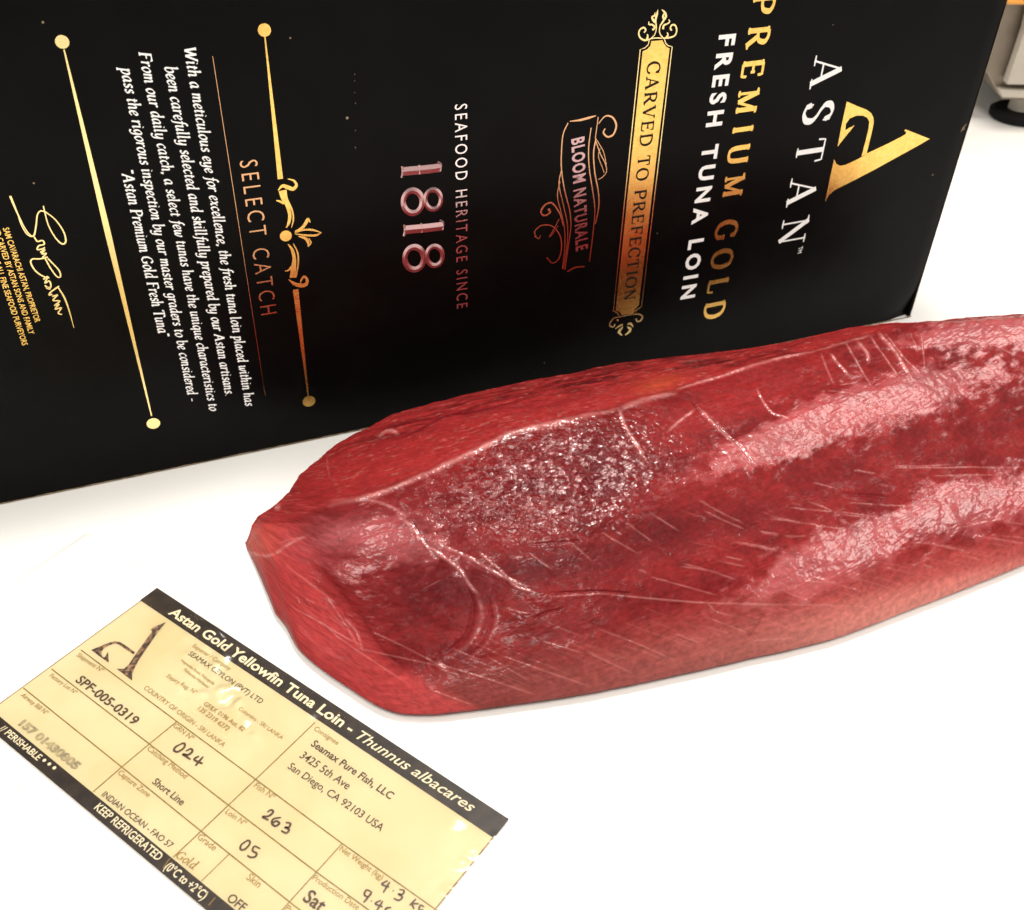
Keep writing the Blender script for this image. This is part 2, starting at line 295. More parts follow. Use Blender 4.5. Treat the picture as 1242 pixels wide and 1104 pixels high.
def font_mesh(text, bold=0.0, shear=0.0, spacing=1.0):
    cu = bpy.data.curves.new("t", 'FONT'); cu.body = text; cu.size = 1; cu.offset = bold; cu.shear = shear; cu.space_character = spacing; cu.resolution_u = 3
    cu.fill_mode = 'FRONT' if hasattr(cu, 'fill_mode') else cu.fill_mode
    o = bpy.data.objects.new("t", cu); COL.objects.link(o)
    dg = bpy.context.evaluated_depsgraph_get(); dg.update(); me = bpy.data.meshes.new_from_object(o.evaluated_get(dg), depsgraph=dg)
    V = np.array([v.co[:2] for v in me.vertices]) if len(me.vertices) else np.zeros((0, 2)); F = [tuple(p.vertices) for p in me.polygons]
    bpy.data.objects.remove(o); bpy.data.curves.remove(cu); bpy.data.meshes.remove(me)
    return V, F
CAPH = None
def write_sans(ink, text, p0, p1, pc=None, bold=0.0, shear=0.0, tracked=False, cap_scale=1.0, narrow=1.0):
    global CAPH
    if CAPH is None: CAPH = font_mesh("H")[0][:, 1].max()
    V, F = font_mesh(text, bold, shear); a, e, n, L, cap = frame_of(ink.p, p0, p1, pc if pc is not None else p1)
    x0, x1 = V[:, 0].min(), V[:, 0].max()
    if pc is None: cap = L / (x1 - x0) * CAPH
    if tracked:
        s0 = cap / CAPH * narrow; w = (x1 - x0) * s0
        lo, hi = 0.8, 4.0
        for _ in range(7):
            mid = (lo + hi) / 2; V2, F2 = font_mesh(text, bold, shear, mid)
            if (V2[:, 0].max() - V2[:, 0].min()) * s0 < L: lo = mid
            else: hi = mid
        V, F = V2, F2; x0, x1 = V[:, 0].min(), V[:, 0].max()
    Q = np.stack([(V[:, 0] - x0) * L / (x1 - x0), V[:, 1] * cap * cap_scale / CAPH], 1)
    ink.add(a + Q[:, :1] * e + Q[:, 1:2] * n, F, ink._off())

# ------------------------------------------------------------------ setting
def slab(name, corners, z0, z1, m, parent=None, bevel=0.0):
    n = len(corners); V = [(x, y, z0) for x, y in corners] + [(x, y, z1) for x, y in corners]
    F = [tuple(range(n - 1, -1, -1)), tuple(range(n, 2 * n))] + [(i, (i + 1) % n, n + (i + 1) % n, n + i) for i in range(n)]
    o = link(name, mesh(name, V, F), m, parent)
    if bevel:
        b = o.modifiers.new("bevel", 'BEVEL'); b.width = bevel; b.segments = 3
    return o
E0, E1 = on_z([(1172, 187.5), (1242, 191.5)])[:, :2]
ed = (E1 - E0) / np.linalg.norm(E1 - E0); en = np.array([ed[1], -ed[0]])     # en points back to the viewer
board_corners = [E0 - ed * 1.3, E0 - ed * 1.3 + en * 1.62, E0 + ed * 1.2 + en * 1.62, E0 + ed * 1.2]
cb = slab("cutting_board", [tuple(c) for c in board_corners], -0.018, 0.0, M['board'], bevel=0.003)
tag(cb, "large white plastic cutting board lying under the tuna loin and the black carton", "cutting board")
ct = slab("counter", [(-2.2, -0.62), (2.8, -0.62), (2.8, 3.2), (-2.2, 3.2)], -0.06, -0.0182, M['counter'], bevel=0.004); ct['kind'] = 'structure'
fl = slab("floor", [(-5, -5), (5, -5), (5, 5), (-5, 5)], -0.95, -0.90, M['floor']); fl['kind'] = 'structure'

# ------------------------------------------------------------------ the carton
def build_box():
    root = bpy.data.objects.new("carton", None); COL.objects.link(root)
    tag(root, "glossy black carton standing on its side behind the tuna, printed in gold foil and white", "box")
    u0, u1, top, dep = -0.20, BOX.px([(1166, 186)])[0][1], 0.312, 0.20
    # front panel as a fine grid, very slightly bowed, with a soft crushed corner bottom right
    nu, nz = 150, 50; U = np.linspace(u0, u1, nu); Z = np.linspace(0.0006, top, nz); g = np.array([(u, z) for z in Z for u in U])
    bow = -0.0011 * np.exp(-((g[:, 0] - u1) / 0.02) ** 2) * np.exp(-(g[:, 1] / 0.02) ** 2) * 4
    bow += -0.0010 * np.clip((g[:, 0] - (u1 - 0.004)) / 0.004, 0, 1) ** 2
    P = B0 + g[:, :1] * bu + bow[:, None] * bn; P[:, 2] = g[:, 1]
    F = [(j * nu + i, j * nu + i + 1, (j + 1) * nu + i + 1, (j + 1) * nu + i) for j in range(nz - 1) for i in range(nu - 1)]
    link("front_panel", mesh("front_panel", P, F, True), M['black'], root)
    def quad(name, a, b, c, d, m=M['black'], lab=None):
        t = 0.0025; A = np.array([a, b, c, d], float); nrm = np.cross(A[1] - A[0], A[3] - A[0]); nrm /= np.linalg.norm(nrm)
        V = np.vstack([A, A - nrm * t]); F = [(0, 1, 2, 3), (7, 6, 5, 4)] + [(i, i + 4, (i + 1) % 4 + 4, (i + 1) % 4) for i in range(4)]
        o = link(name, mesh(name, V, F), m, root)
        if lab: o['label'] = lab
    def pt(u, d, z): return B0 + u * bu - d * bn + np.array([0, 0, z])
    e = 0.0012
    quad("end_panel", pt(u1, e, 0.0008), pt(u1, dep, 0.0008), pt(u1, dep, top), pt(u1, e, top))
    quad("end_panel", pt(u0, dep, 0.0008), pt(u0, e, 0.0008), pt(u0, e, top), pt(u0, dep, top))
    quad("back_panel", pt(u1, dep + .0026, 0.0008), pt(u0, dep + .0026, 0.0008), pt(u0, dep + .0026, top), pt(u1, dep + .0026, top))
    quad("top_panel", pt(u0, e, top + .003), pt(u1, e, top + .003), pt(u1, dep, top + .003), pt(u0, dep, top + .003))
    # raw card showing along the worn right edge and the bottom edge
    V, F = [], []
    rng = np.random.default_rng(5); zz = np.linspace(0.001, 0.25, 120)
    wd = 0.0004 + 0.0012 * np.clip(np.convolve(rng.random(132), np.ones(13) / 13, 'valid')[:120] * 2.4 - .85, 0, 1) * np.interp(zz, [0, .1, .25], [1.0, .7, .15])
    for z, w in zip(zz, wd):
        V += [BOX.w([(-z, u1 - 0.0002 - w)], [0.0002 - 0.0005])[0], BOX.w([(-z, u1 + 0.0003)], [-0.0011])[0]]
    F = [(2 * i, 2 * i + 1, 2 * i + 3, 2 * i + 2) for i in range(len(zz) - 1)]
    link("worn_edge", mesh("worn_edge", V, F), M['kraft'], root)
    uu = np.linspace(u0, u1, 200); V = []
    for u in uu: V += [BOX.w([(-0.0006, u)], [0.0003])[0], BOX.w([(-0.0014 - .0005 * rng.random(), u)], [0.00032])[0]]
    link("bottom_crease", mesh("bottom_crease", V, [(2 * i, 2 * i + 1, 2 * i + 3, 2 * i + 2) for i in range(199)]), M['kraft'], root)
    # scuffs and specks
    k = Ink(BOX)
    for x, y, r in [(52, 27, 1.6), (352, 46, 1.3), (421, 143, 1.8), (430, 90, .7), (430, 98, .6), (430, 112, .6), (431, 125, .7), (431, 158, .6), (431, 179, .9), (797, 283, .6), (1131, 212, 1.1), (41, 222, 1.2), (660, 440, .6), (1010, 30, .6), (250, 440, .5)]:
        k.disc_px((x, y), r, 7)
    k.stroke_px([(1165, 160), (1168, 155), (1172, 150)], [0.6, 2.4, .8]); k.stroke_px([(1166, 158), (1170, 156)], 1.0)
    k.build("scuff_marks", M['kraft'], root)["kind"] = "stuff"

    # ---- printing. white ink
    def one(name, m, fn, lab=None):
        k = Ink(BOX); fn(k); return k.build(name, m, root, lab)
    para = [("With a meticulous eye for excellence, the fresh tuna loin placed within has", (222.9, 57), (298, 493)),
            ("been carefully selected and skillfully prepared by our Astan artisans.", (199.8, 81), (273.8, 481)),
            ("From our daily catch, a select few tunas have the unique characteristics to", (168.5, 63), (254.6, 499)),
            ("pass the rigorous inspection by our master graders to be considered -", (146.5, 83), (229.6, 488)),
            ('"Astan Premium Gold Fresh Tuna"', (147, 206), (193.3, 409))]
    us = [BOX.px([a])[0][1] for _, a, _ in para] ; ue = [BOX.px([b])[0][1] for _, _, b in para]
    for t, a, b in para:
        one("text_line", M['white_ink'], lambda k: write_italic(k, t, a, b, (a[0] + 13.2, a[1] - 3), heavy=1.28))
    one("brand_lettering", M['white_ink'], lambda k: write_caps(k, "ASTAN", (988, 73), (943.8, 297), (1018.5, 90), thick=.16, thin=.055, serif=.10))
    one("trademark", M['white_ink'], lambda k: write_sans(k, "TM", (968.5, 299.5), (967, 307.5), (973, 301)))
    one("title_lettering", M['white_ink'], lambda k: write_sans(k, "FRESH TUNA LOIN", (873, 42.6), (825.6, 363.5), (891, 46), bold=0.035, tracked=True))
    # ---- foil lettering
    for t, a, b, c in (("PREMIUM", (914, -4), (875.9, 238.5), (939.5, 0)), ("GOLD", (870.0, 272), (853.3, 386), (894.6, 270))):
        one("title_lettering", M['foil'], lambda k: write_caps(k, t, a, b, c, thick=.205, thin=.115, serif=.03, squeeze=.92), "gold foil lettering")
    one("heading_lettering", M['foil_dim'], lambda k: write_sans(k, "SELECT CATCH", (290.2, 195.5), (316.6, 382.5), (312.5, 199), tracked=True, bold=-0.008, narrow=.78))
    one("heritage_lettering", M['silver'], lambda k: write_sans(k, "SEAFOOD HERITAGE SINCE", (551.5, 127), (553.9, 374.5), (566.4, 127), tracked=True, bold=0.0, narrow=.76))
    # 1818
    def z5(*p): return [(470 + x / 5.257, 180 + y / 5.257) for x, y in p]
    def n1818(k):
        R = 0.00035
        def one_(dx, dy):
            T = lambda *p: z5(*[(x + dx, y + dy) for x, y in p])
            k.stroke_px(T((90, 148), (150, 142), (200, 138), (260, 132), (338, 122)), 10.5, smooth=False, raise_=R)
            k.stroke_px(T((92, 112), (96, 148), (90, 186)), 2.6, raise_=R); k.stroke_px(T((200, 104), (204, 135), (204, 163)), 2.0, raise_=R)
            k.stroke_px(T((316, 85), (338, 100), (336, 145)), 2.4, raise_=R)
        def eight(dx, dy):
            for c, rx, ry, w in (((160, 340), 60, 72, [6.2, 7.6, 5.8, 7.6, 6.2]), ((290, 325), 50, 62, [5, 6.2, 4.8, 6.2, 5])):
                a = np.linspace(0, 2 * pi, 37); P = z5(*[(c[0] + dx + rx * cos(t), c[1] + dy + ry * sin(t)) for t in a]); k.stroke_px(P, w, smooth=False, raise_=R)
        one_(0, 0); eight(0, 0); one_(14, 372); eight(10, 360)
    one("year_numerals", M['silver_dim'], n1818)
    # BLOOM NATURALE banner
    def z1(*p): return [(640 + x / 5.02, 120 + y / 5.02) for x, y in p]
    one("banner_lettering", M['silver_dim'], lambda k: write_sans(k, "BLOOM NATURALE", (693.3, 168.8), (698.8, 305), (708.2, 168.8), bold=0.03, tracked=True, narrow=.66))
    def banner(k):
        k.stroke_px(z1((255, 136), (320, 128), (370, 115), (415, 102)), [.8, 2.6, 2.8, 1])
        k.stroke_px(z1((245, 145), (215, 215), (205, 320), (205, 430), (225, 560), (255, 680), (262, 780), (245, 900), (225, 1040)), 1.3)
        k.stroke_px(z1((205, 430), (190, 520), (215, 640), (240, 760), (240, 880), (215, 1035)), 1.0)
        k.stroke_px(z1((195, 500), (180, 590), (200, 680), (222, 780), (225, 900), (210, 1035)), 1.0)
        k.stroke_px(z1((385, 175), (370, 300), (375, 430), (395, 560), (408, 680), (395, 830), (375, 990)), 1.2)
        k.stroke_px(z1((415, 240), (400, 330), (408, 450), (428, 560), (432, 650), (412, 760)), 1.5)
        k.stroke_px(z1((428, 110), (420, 170), (410, 240)), 1.0)
        k.stroke_px(z1((430, 150), (470, 105), (515, 112), (538, 160), (520, 215), (485, 230), (460, 205), (470, 180)), [1, 1.8, 2.2, 2.2, 1.8, 1.6])
        k.stroke_px(z1((415, 260), (440, 330), (470, 390), (480, 440), (455, 475), (430, 490)), 1.0); k.stroke_px(z1((420, 250), (460, 320), (478, 400)), .8); k.stroke_px(z1((440, 300), (430, 350), (455, 420), (465, 450)), .7)
        k.stroke_px(z1((215, 770), (195, 700), (150, 635), (105, 645), (80, 685), (100, 710), (135, 690), (125, 668)), [1, 1.4, 1.8, 2, 1.6, 2, 3])
        k.stroke_px(z1((130, 840), (165, 780), (190, 730)), 1.0); k.stroke_px(z1((140, 835), (185, 770)), .8)
        k.stroke_px(z1((45, 840), (45, 800), (90, 768), (150, 775), (195, 830), (205, 900), (190, 970), (150, 998), (115, 965)), 1.2)
        k.stroke_px(z1((45, 835), (65, 850), (78, 830)), 1.0); k.stroke_px(z1((240, 1050), (290, 1025), (345, 1020)), 1.4)
    one("ribbon_banner", M['foil_dim'], banner)
    # gold panel and its ornaments
    def panel(k):
        k.poly_px([(789.9, 49.8), (803.3, 48.8), (805.2, 53), (808, 56.6), (811.8, 58.8), (774.6, 370), (770, 374.5), (766.7, 380.4), (753.7, 381.9), (751.5, 378.5), (746.6, 376), (779.2, 62.3), (785, 59.5), (788.6, 55.5)])
    one("gold_panel", M['foil'], panel)
    def outline(k):
        k.stroke_px([(787.3, 48.5), (786, 54), (782, 58), (776.3, 60), (743.6, 377.5), (748.5, 380), (751, 383.6)], 1.1, smooth=False)
        k.stroke_px([(805.5, 47.5), (807.5, 53), (810.5, 55.6), (815, 56.5), (778, 371.5), (773, 375.5), (769.5, 382)], 1.1, smooth=False)
    one("panel_outline", M['foil_pale'], outline)
    def z2(*p): return [(760 + x / 10.04, x_ / 10.04) for x, x_ in p]
    def z3(*p): return [(720 + x / 9.2, 300 + y / 9.2) for x, y in p]
    def orn(k):
        k.stroke_px(z2((290, 470), (360, 462), (430, 465)), 1.3)
        k.stroke_px(z2((290, 470), (340, 420), (360, 340), (350, 250), (365, 180), (378, 118)), [1.2, 1.2, 1.3, 2.2, 3, .6])
        k.stroke_px(z2((345, 270), (320, 240), (305, 205), (335, 190), (345, 150)), [2.6, 2.8, 1.4, 2.4, .5])
        k.stroke_px(z2((445, 465), (400, 400), (405, 320), (440, 260), (475, 200), (460, 150), (425, 115)), [1.2, 1.2, 1.4, 2.4, 3, 2.4, .6])
        k.stroke_px(z2((450, 250), (440, 200), (450, 165)), [1, 2.5, 1]); k.stroke_px(z2((440, 355), (450, 310), (490, 290), (520, 265), (510, 235)), [2.6, 2.4, 1.6, 1.6, .8])
        k.stroke_px(z2((310, 365), (340, 335), (310, 300), (270, 295), (268, 260)), [2.6, 2.2, 1.8, 1.8, .8])
        k.stroke_px(z2((290, 472), (220, 490), (165, 460), (145, 410), (160, 360), (205, 335), (230, 365), (208, 395)), [1.4, 2, 1.8, 1.8, 1.8, 2.0, 1.8, 1.8])
        k.stroke_px(z2((245, 480), (255, 440), (248, 415)), [3, 2, 1]); k.stroke_px(z2((440, 465), (520, 458), (585, 430), (608, 370), (590, 310), (550, 305), (530, 345), (548, 370)), [1.4, 2, 1.8, 1.8, 1.8, 2.0, 1.8, 1.8])
        k.stroke_px(z2((485, 455), (500, 425), (492, 395)), [3, 2, 1])
    one("scroll_ornament", M['foil_pale'], orn)
    def orn_low(k):
        k.stroke_px(z3((285, 775), (350, 762), (430, 748)), 1.4)
        k.stroke_px(z3((285, 775), (225, 790), (180, 840), (185, 880), (225, 885), (235, 855)), [1.2, 1.8, 1.8, 1.8, 1.6, 1.6]); k.stroke_px(z3((435, 750), (500, 745), (540, 770), (525, 815), (485, 825), (470, 795)), [1.2, 1.8, 1.8, 1.8, 1.6, 1.6])
        k.stroke_px(z3((240, 910), (280, 880), (325, 860)), [1, 2.6, 2]); k.stroke_px(z3((440, 885), (410, 850), (375, 855)), [1, 2.6, 2]); k.stroke_px(z3((255, 805), (275, 820)), 2)
        k.stroke_px(z3((325, 885), (295, 920), (280, 945), (315, 982)), [1.5, 3.4, 3, 1]); k.stroke_px(z3((375, 885), (405, 910), (395, 940), (350, 975)), [1.5, 3.2, 3, 1])
        k.stroke_px(z3((205, 705), (250, 720), (280, 750)), [1, 1.6, 1]); k.stroke_px(z3((520, 670), (470, 700), (430, 745)), [1, 1.6, 1])
    one("scroll_ornament", M['foil_pale'], orn_low)
    k = Ink(BOX, 0.00055); write_caps(k, "CARVED TO PREFECTION", (785.6, 77), (756.6, 364), (800.4, 79), thick=.15, thin=.07, serif=.08); k.build("panel_lettering", M['black_ink'], root)
    # logo
    def z6(*p): return [(980 + x / 7.3625, 110 + y / 7.3625) for x, y in p]
    def logo(k):
        k.poly_px(z6((1084, 430), (868, 345), (858, 358), (876, 368), (872, 385), (830, 412), (720, 468), (600, 525), (520, 562), (478, 592), (400, 632), (330, 662), (285, 670), (250, 652), (232, 610), (190, 800), (150, 995), (185, 930), (235, 888), (420, 795), (600, 700), (800, 590), (1000, 480)))
        k.poly_px(z6((345, 97), (440, 138), (525, 172), (562, 200), (582, 240), (584, 290), (572, 350), (522, 560), (476, 588), (512, 450), (540, 335), (545, 275), (528, 242), (490, 222), (430, 222), (370, 248), (335, 300), (332, 352), (370, 330), (415, 308), (340, 400), (262, 500), (300, 300)))
    one("brand_logo", M['foil'], logo)
    # gold bars
    def lbar(k):
        a, b = np.array((75.4, 50.7)), np.array((186, 513.5)); q = BOX.px([a + (b - a) * t for t in np.linspace(0.02, .98, 30)])
        t = np.linspace(-1, 1, 30); k.ribbon(q, 0.00035 + 0.00130 * (1 - np.abs(t)) ** .9)
        k.disc_px(a, 8.2); k.disc_px(b, 6.4)
    one("gold_bar", M['foil_pale'], lbar)
    def z4(*p): return [(310 + x / 5.52, 190 + y / 5.52) for x, y in p]
    def cbar(k):
        k.disc_px((320.6, 36.5), 8.2); k.disc_px((374.7, 486.5), 6.4)
        k.stroke_px([(320.9, 42), (340, 217)], [1.5, 3.6, 7.2], smooth=False)
        k.stroke_px([(358.4, 351), (374, 482)], [6.4, 3.6, 1.4], smooth=False)
        k.disc_px(z4((202, 530))[0], 6.6)
        k.stroke_px(z4((150, 225), (180, 195), (215, 205), (250, 215), (272, 190), (255, 160), (215, 148)), [1, 4, 5, 4.5, 3.5, 2.4, 1])
        k.stroke_px(z4((180, 225), (190, 270), (215, 330), (228, 390), (222, 440), (205, 475)), [9.5, 8, 5, 4, 3.6, 1.2])
        k.stroke_px(z4((137, 292), (160, 298), (190, 312)), [1, 2.5, 3]); k.stroke_px(z4((215, 290), (245, 360), (252, 420), (240, 475)), [1.5, 1.8, 1.8, .8])
        k.stroke_px(z4((218, 585), (245, 625), (258, 680), (255, 730), (250, 810)), [1.4, 3.6, 4, 5.5, 8]); k.stroke_px(z4((250, 580), (280, 640), (285, 710), (272, 800)), [.8, 1.8, 1.8, 1.5])
        k.stroke_px(z4((195, 765), (220, 760), (240, 735)), [1, 2, 2.5])
        k.stroke_px(z4((222, 822), (260, 850), (300, 862), (335, 855), (345, 825), (325, 802), (305, 825), (300, 850)), [1, 4, 5, 4.5, 3.2, 2.6, 2, 1])
        k.stroke_px(z4((262, 508), (320, 490), (380, 490), (440, 508)), [1, 2.4, 2.6, .8]); k.stroke_px(z4((262, 516), (330, 525), (400, 526), (440, 508)), [1, 2.4, 2.8, .8])
        k.stroke_px(z4((262, 500), (310, 475), (335, 445), (350, 418), (365, 440)), [1, 3.5, 4, 3.4, 1]); k.stroke_px(z4((285, 532), (330, 545), (350, 570), (352, 602)), [1, 3.5, 3.5, 1]); k.stroke_px(z4((352, 602), (370, 575), (355, 545)), [1, 1.8, 1])
    one("gold_bar", M['foil'], cbar, "gold foil bar with a leaf ornament at its middle")
    one("gold_rule", M['foil_dim'], lambda k: k.stroke_px([(257.8, 68), (321.5, 479)], [.7, 1.6, 2.4, 1.8, .7], smooth=False))
    # signature
    def z7(*p): return [(x / 5.52, 230 + y / 5.52) for x, y in p]
    def sig(k0):
        class K2:
            def stroke_px(_, p, w, **q): k0.stroke_px(p, w * 1.12 if np.isscalar(w) else [v * 1.12 for v in w], **q)
        k = K2()
        k.stroke_px(z7((68, 42), (90, 95), (120, 165), (165, 255), (205, 305), (228, 310)), [2.4, 2.2, 1.6, 1.2, 1.2, 1.2])
        k.stroke_px(z7((120, 165), (145, 240), (185, 300), (225, 308), (240, 250), (250, 170), (272, 142), (305, 150)), [1.2, 1.2, 1.4, 1.8, 1.6, 1.4, 1.5, 1.5])
        k.stroke_px(z7((290, 108), (302, 160), (325, 240), (370, 320), (415, 362), (440, 345), (425, 280), (370, 200), (300, 145)), [1.2, 1.3, 1.3, 1.5, 2, 1.8, 1.5, 1.3, 1.2])
        k.stroke_px(z7((228, 315), (250, 345), (285, 340), (295, 365), (260, 375), (250, 400), (285, 395), (300, 385)), 1.6)
        k.stroke_px(z7((270, 420), (300, 400), (280, 430), (310, 425), (285, 455), (320, 450)), 1.5)
        k.stroke_px(z7((320, 450), (270, 462), (215, 465), (208, 495), (240, 545), (290, 580), (330, 590)), 1.6)
        k.stroke_px(z7((300, 455), (335, 520), (380, 580), (405, 580), (395, 540), (350, 490), (320, 460)), 1.5)
        k.stroke_px(z7((290, 600), (320, 580), (300, 625), (330, 610), (340, 650), (310, 655), (335, 665), (300, 640)), 1.5)
        k.stroke_px(z7((395, 645), (340, 685), (330, 705), (350, 700)), 1.6)
        k.stroke_px(z7((350, 715), (385, 705), (355, 740), (400, 745), (365, 775), (395, 765)), 1.5); k.stroke_px(z7((395, 765), (370, 800), (410, 790), (390, 825), (415, 835)), 1.5)
        k.stroke_px(z7((390, 655), (430, 720), (460, 800), (495, 925)), [1.2, 1.8, 1.5, .5])
    one("signature", M['foil_pale'], sig)
    for t, a, b in (("SAM CAVARACHI ASTAN, PROPRIETOR", (3.2, 276.7), (42.6, 391)), ("HAND CARVED BY ASTAN SONS AND FAMILY", (-12, 266), (35.3, 405.5)), ("OF ALL FINE SEAFOOD PURVEYORS", (-9, 312), (27.2, 419))):
        one("small_print", M['foil'], lambda k: write_sans(k, t, a, b, (a[0] + 7.2, a[1] - 1.2), bold=0.012))
    return root
build_box()

# ------------------------------------------------------------------ the tag
def build_tag():
    root = bpy.data.objects.new("product_label", None); COL.objects.link(root)
    tag(root, "pale yellow printed paper label with black bands, in clear film beside the tuna", "label")
    w = TAG.px([(616, 993.6)])[0][0]; hh = -0.5 * (TAG.px([(0, 891.5)])[0][1] + TAG.px([(252, 1105.5)])[0][1])
    slab_ = [(0, 0), (0, -hh), (w, -hh), (w, 0)]
    def R(x0, y0, x1, y1, m, name, off, up=0.0):
        nx, ny = 2, 2; k = Ink(TAG, off); k.poly([(x0, y0), (x1, y0), (x1, y1), (x0, y1)]); return k.build(name, m, root)
    V = list(TAG.w(slab_, [-0.0004])) + list(TAG.w(slab_, [-0.0007])); link("paper", mesh("paper", V, [(0, 1, 2, 3), (7, 6, 5, 4), (0, 4, 5, 1), (1, 5, 6, 2), (2, 6, 7, 3), (3, 7, 4, 0)]), M['paper'], root)
    o1 = 0.5 * (TAG.px([(171.8, 730.3)])[0][1] + TAG.px([(599, 1015)])[0][1]); o2 = 0.5 * (TAG.px([(0, 868.4)])[0][1] + TAG.px([(285, 1104)])[0][1])
    R(-0.0006, 0.0004, w + .0004, o1, M['tag_black'], "header_band", -0.00028); R(-0.0006, o2, w + .0004, -hh - .0004, M['tag_black'], "footer_band", -0.00028)
    k = Ink(TAG, -0.00030)
    def ln(*p, wd=1.25): k.stroke_px(p, wd, smooth=False)
    e = 0.00030
    k.ribbon([(0.0002, o1), (0.0002, o2)], e); k.ribbon([(w - .0002, o1), (w - .0002, o2)], e)
    ln((98, 788), (214.5, 874.8), (310, 945), (415, 1022.8), (530, 1104), (560, 1125)); ln((62.3, 811), (181, 902), (277, 976.3), (383.6, 1057.5), (470, 1120))
    ln((28, 834), (147.5, 930), (243.8, 1007.8), (351, 1093.6), (410, 1140))
    ln((214.5, 874.8), (181, 902), (147.5, 930), (113, 960)); ln((382, 876), (310, 945), (277, 976.3), (243.8, 1007.8), (210, 1039.5)); ln((415, 1022.8), (383.6, 1057.5), (351, 1093.6), (310, 1140)); ln((278, 1035.5), (244, 1068.5))
    k.build("ruled_lines", M['tag_line'], root)
    def T(text, a, b, m='tag_gold', bold=0.0, shear=0.0, cap=None, name="printed_text", italic=False):
        k = Ink(TAG, -0.00012)
        if italic: write_italic(k, text, a, b, cap, heavy=1.0, shear=.05)
        else: write_sans(k, text, a, b, cap, bold=bold, shear=shear)
        k.build(name, M[m], root)
    T("Astan Gold Yellowfin Tuna Loin -", (203.5, 744), (424, 889.5), 'tag_cream', .025, name="header_text", cap=(212.5, 736))
    T("Thunnus albacares", (430.5, 894.5), (571, 985.5), 'tag_cream', .006, .28, name="header_text", cap=(440, 886))
    T("Shipment N\u00ba", (92, 795.2), (122.5, 815.5)); T("SPF-005-0319", (90.6, 825.8), (161.3, 879.5), 'tag_ink', .018, cap=(99.2, 818.2))
    T("Factory Lot N\u00ba", (59.4, 820), (90.3, 842)); T("Airway Bill N\u00ba", (24.6, 843.8), (55, 867))
    T("157 01430805", (21.7, 878.5), (91, 933.6), 'tag_grey', .055, cap=(28.5, 871.5))
    T("// PERISHABLE", (-2, 884.5), (45, 922.6), 'tag_cream', .015, cap=(2.5, 877)); T("\u2022 \u2022 \u2022", (48, 924.5), (63, 936), 'tag_cream', .03)
    T("KEEP REFRIGERATED", (113.5, 980.5), (191, 1044.5), 'tag_cream', .012, cap=(121, 973)); T("(0\u00b0C to +2\u00b0C)", (198.5, 1053), (245.7, 1091.5), 'tag_cream', .015, cap=(207, 1045.5))
    for p_ in ([(206, 1041), (198, 1052.5)], [(261, 1088.6), (253, 1098)]):
        k = Ink(TAG, -0.00012); k.stroke_px(p_, 1, smooth=False); k.build("band_tick", M['tag_gold'], root)
    T("INDIAN OCEAN - FAO 57", (122.5, 964.6), (205.5, 1029), 'tag_ink', .006); T("Capture Zone", (141.9, 938), (178.9, 967)); T("Short Line", (183.7, 949.3), (219.5, 977), 'tag_ink', .012)
    T("Catching Method", (177.5, 908.8), (223.9, 944.5)); T("GRN N\u00ba", (209, 881), (231.5, 898)); T("Gold", (212, 1038.5), (234.5, 1055), 'tag_gold', cap=(219, 1030.5), italic=True)
    T("Grade", (238.3, 1016.3), (258.8, 1032)); T("OFF", (274, 1091), (293, 1106), 'tag_ink', .012); T("Skin", (297.9, 1065.5), (312.7, 1077)); T("Loin N\u00ba", (272.5, 986), (295.5, 1001.5))
    T("Fish N\u00ba", (307, 953.8), (330, 969.8)); T("Sat", (366, 1091), (388, 1107), 'tag_ink', .02); T("Production Date", (378, 1066), (433, 1104)); T("Net Weight (kg)", (410.9, 1030.7), (462, 1067.5), bold=.008)
    T("Packing Date", (345, 1103), (388, 1136))
    T("Consignee", (379.9, 884.6), (408.5, 903.5)); T("Seamax Pure Fish, LLC", (376.2, 903.5), (473, 969.6), 'tag_ink', .015); T("3425 5th Ave", (362.5, 918), (420.5, 957.6), 'tag_ink', .004, cap=(370, 911.2)); T("San Diego, CA 92103 USA", (348, 931), (461.5, 1008.5), 'tag_ink', .004)
    T("Exporter / Company", (232.6, 784), (278, 813)); T("SEAMAX CEYLON (PVT) LTD", (227.5, 793.6), (315.5, 853.5), 'tag_ink', .0); T("Negombo Road, Peliyagoda", (218.8, 801.5), (258.5, 830.5)); T("Fisheries Harbour", (222, 813), (252, 835)); T("Expiry Reg. N\u00ba", (201.4, 821), (236.3, 842))
    T("GF/LK 0196 Aut. 82", (246, 854.5), (294.3, 887), 'tag_gold', .01); T("135 2319 6272", (239, 860.3), (275, 886.5), 'tag_gold', .01); T("Colombo - SRI LANKA", (288.4, 860.3), (341, 897)); T("COUNTRY OF ORIGIN - SRI LANKA", (173.5, 835), (270, 906))
    # mottled letter logo
    def z2(*p): return [(90 + x / 7.7625, 700 + y / 7.7625) for x, y in p]
    k = Ink(TAG, -0.00012)
    k.poly_px(z2((862, 423), (790, 452), (735, 476), (718, 498), (735, 508), (690, 570), (640, 640), (590, 705), (545, 775), (510, 825), (470, 862), (400, 862), (470, 915), (545, 972), (545, 905), (565, 860), (600, 790), (660, 700), (720, 615), (800, 500)))
    k.poly_px(z2((160, 685), (270, 640), (330, 615), (385, 603), (435, 612), (480, 640), (570, 705), (562, 728), (470, 668), (425, 635), (385, 622), (330, 640), (280, 668), (255, 705), (262, 745), (285, 755), (300, 735), (318, 700), (322, 750), (325, 805), (240, 745)))
    k.build("letter_logo", M['tag_picture'], root)
    # handwriting
    def hand(scale, ox, oy, strokes, wd):
        k = Ink(TAG, -0.00012)
        for st in strokes: k.stroke_px([(ox + x / scale, oy + y / scale) for x, y in st], wd, n=6, taper=(.7, .8))
        k.build("handwriting", M['tag_ink'], root)
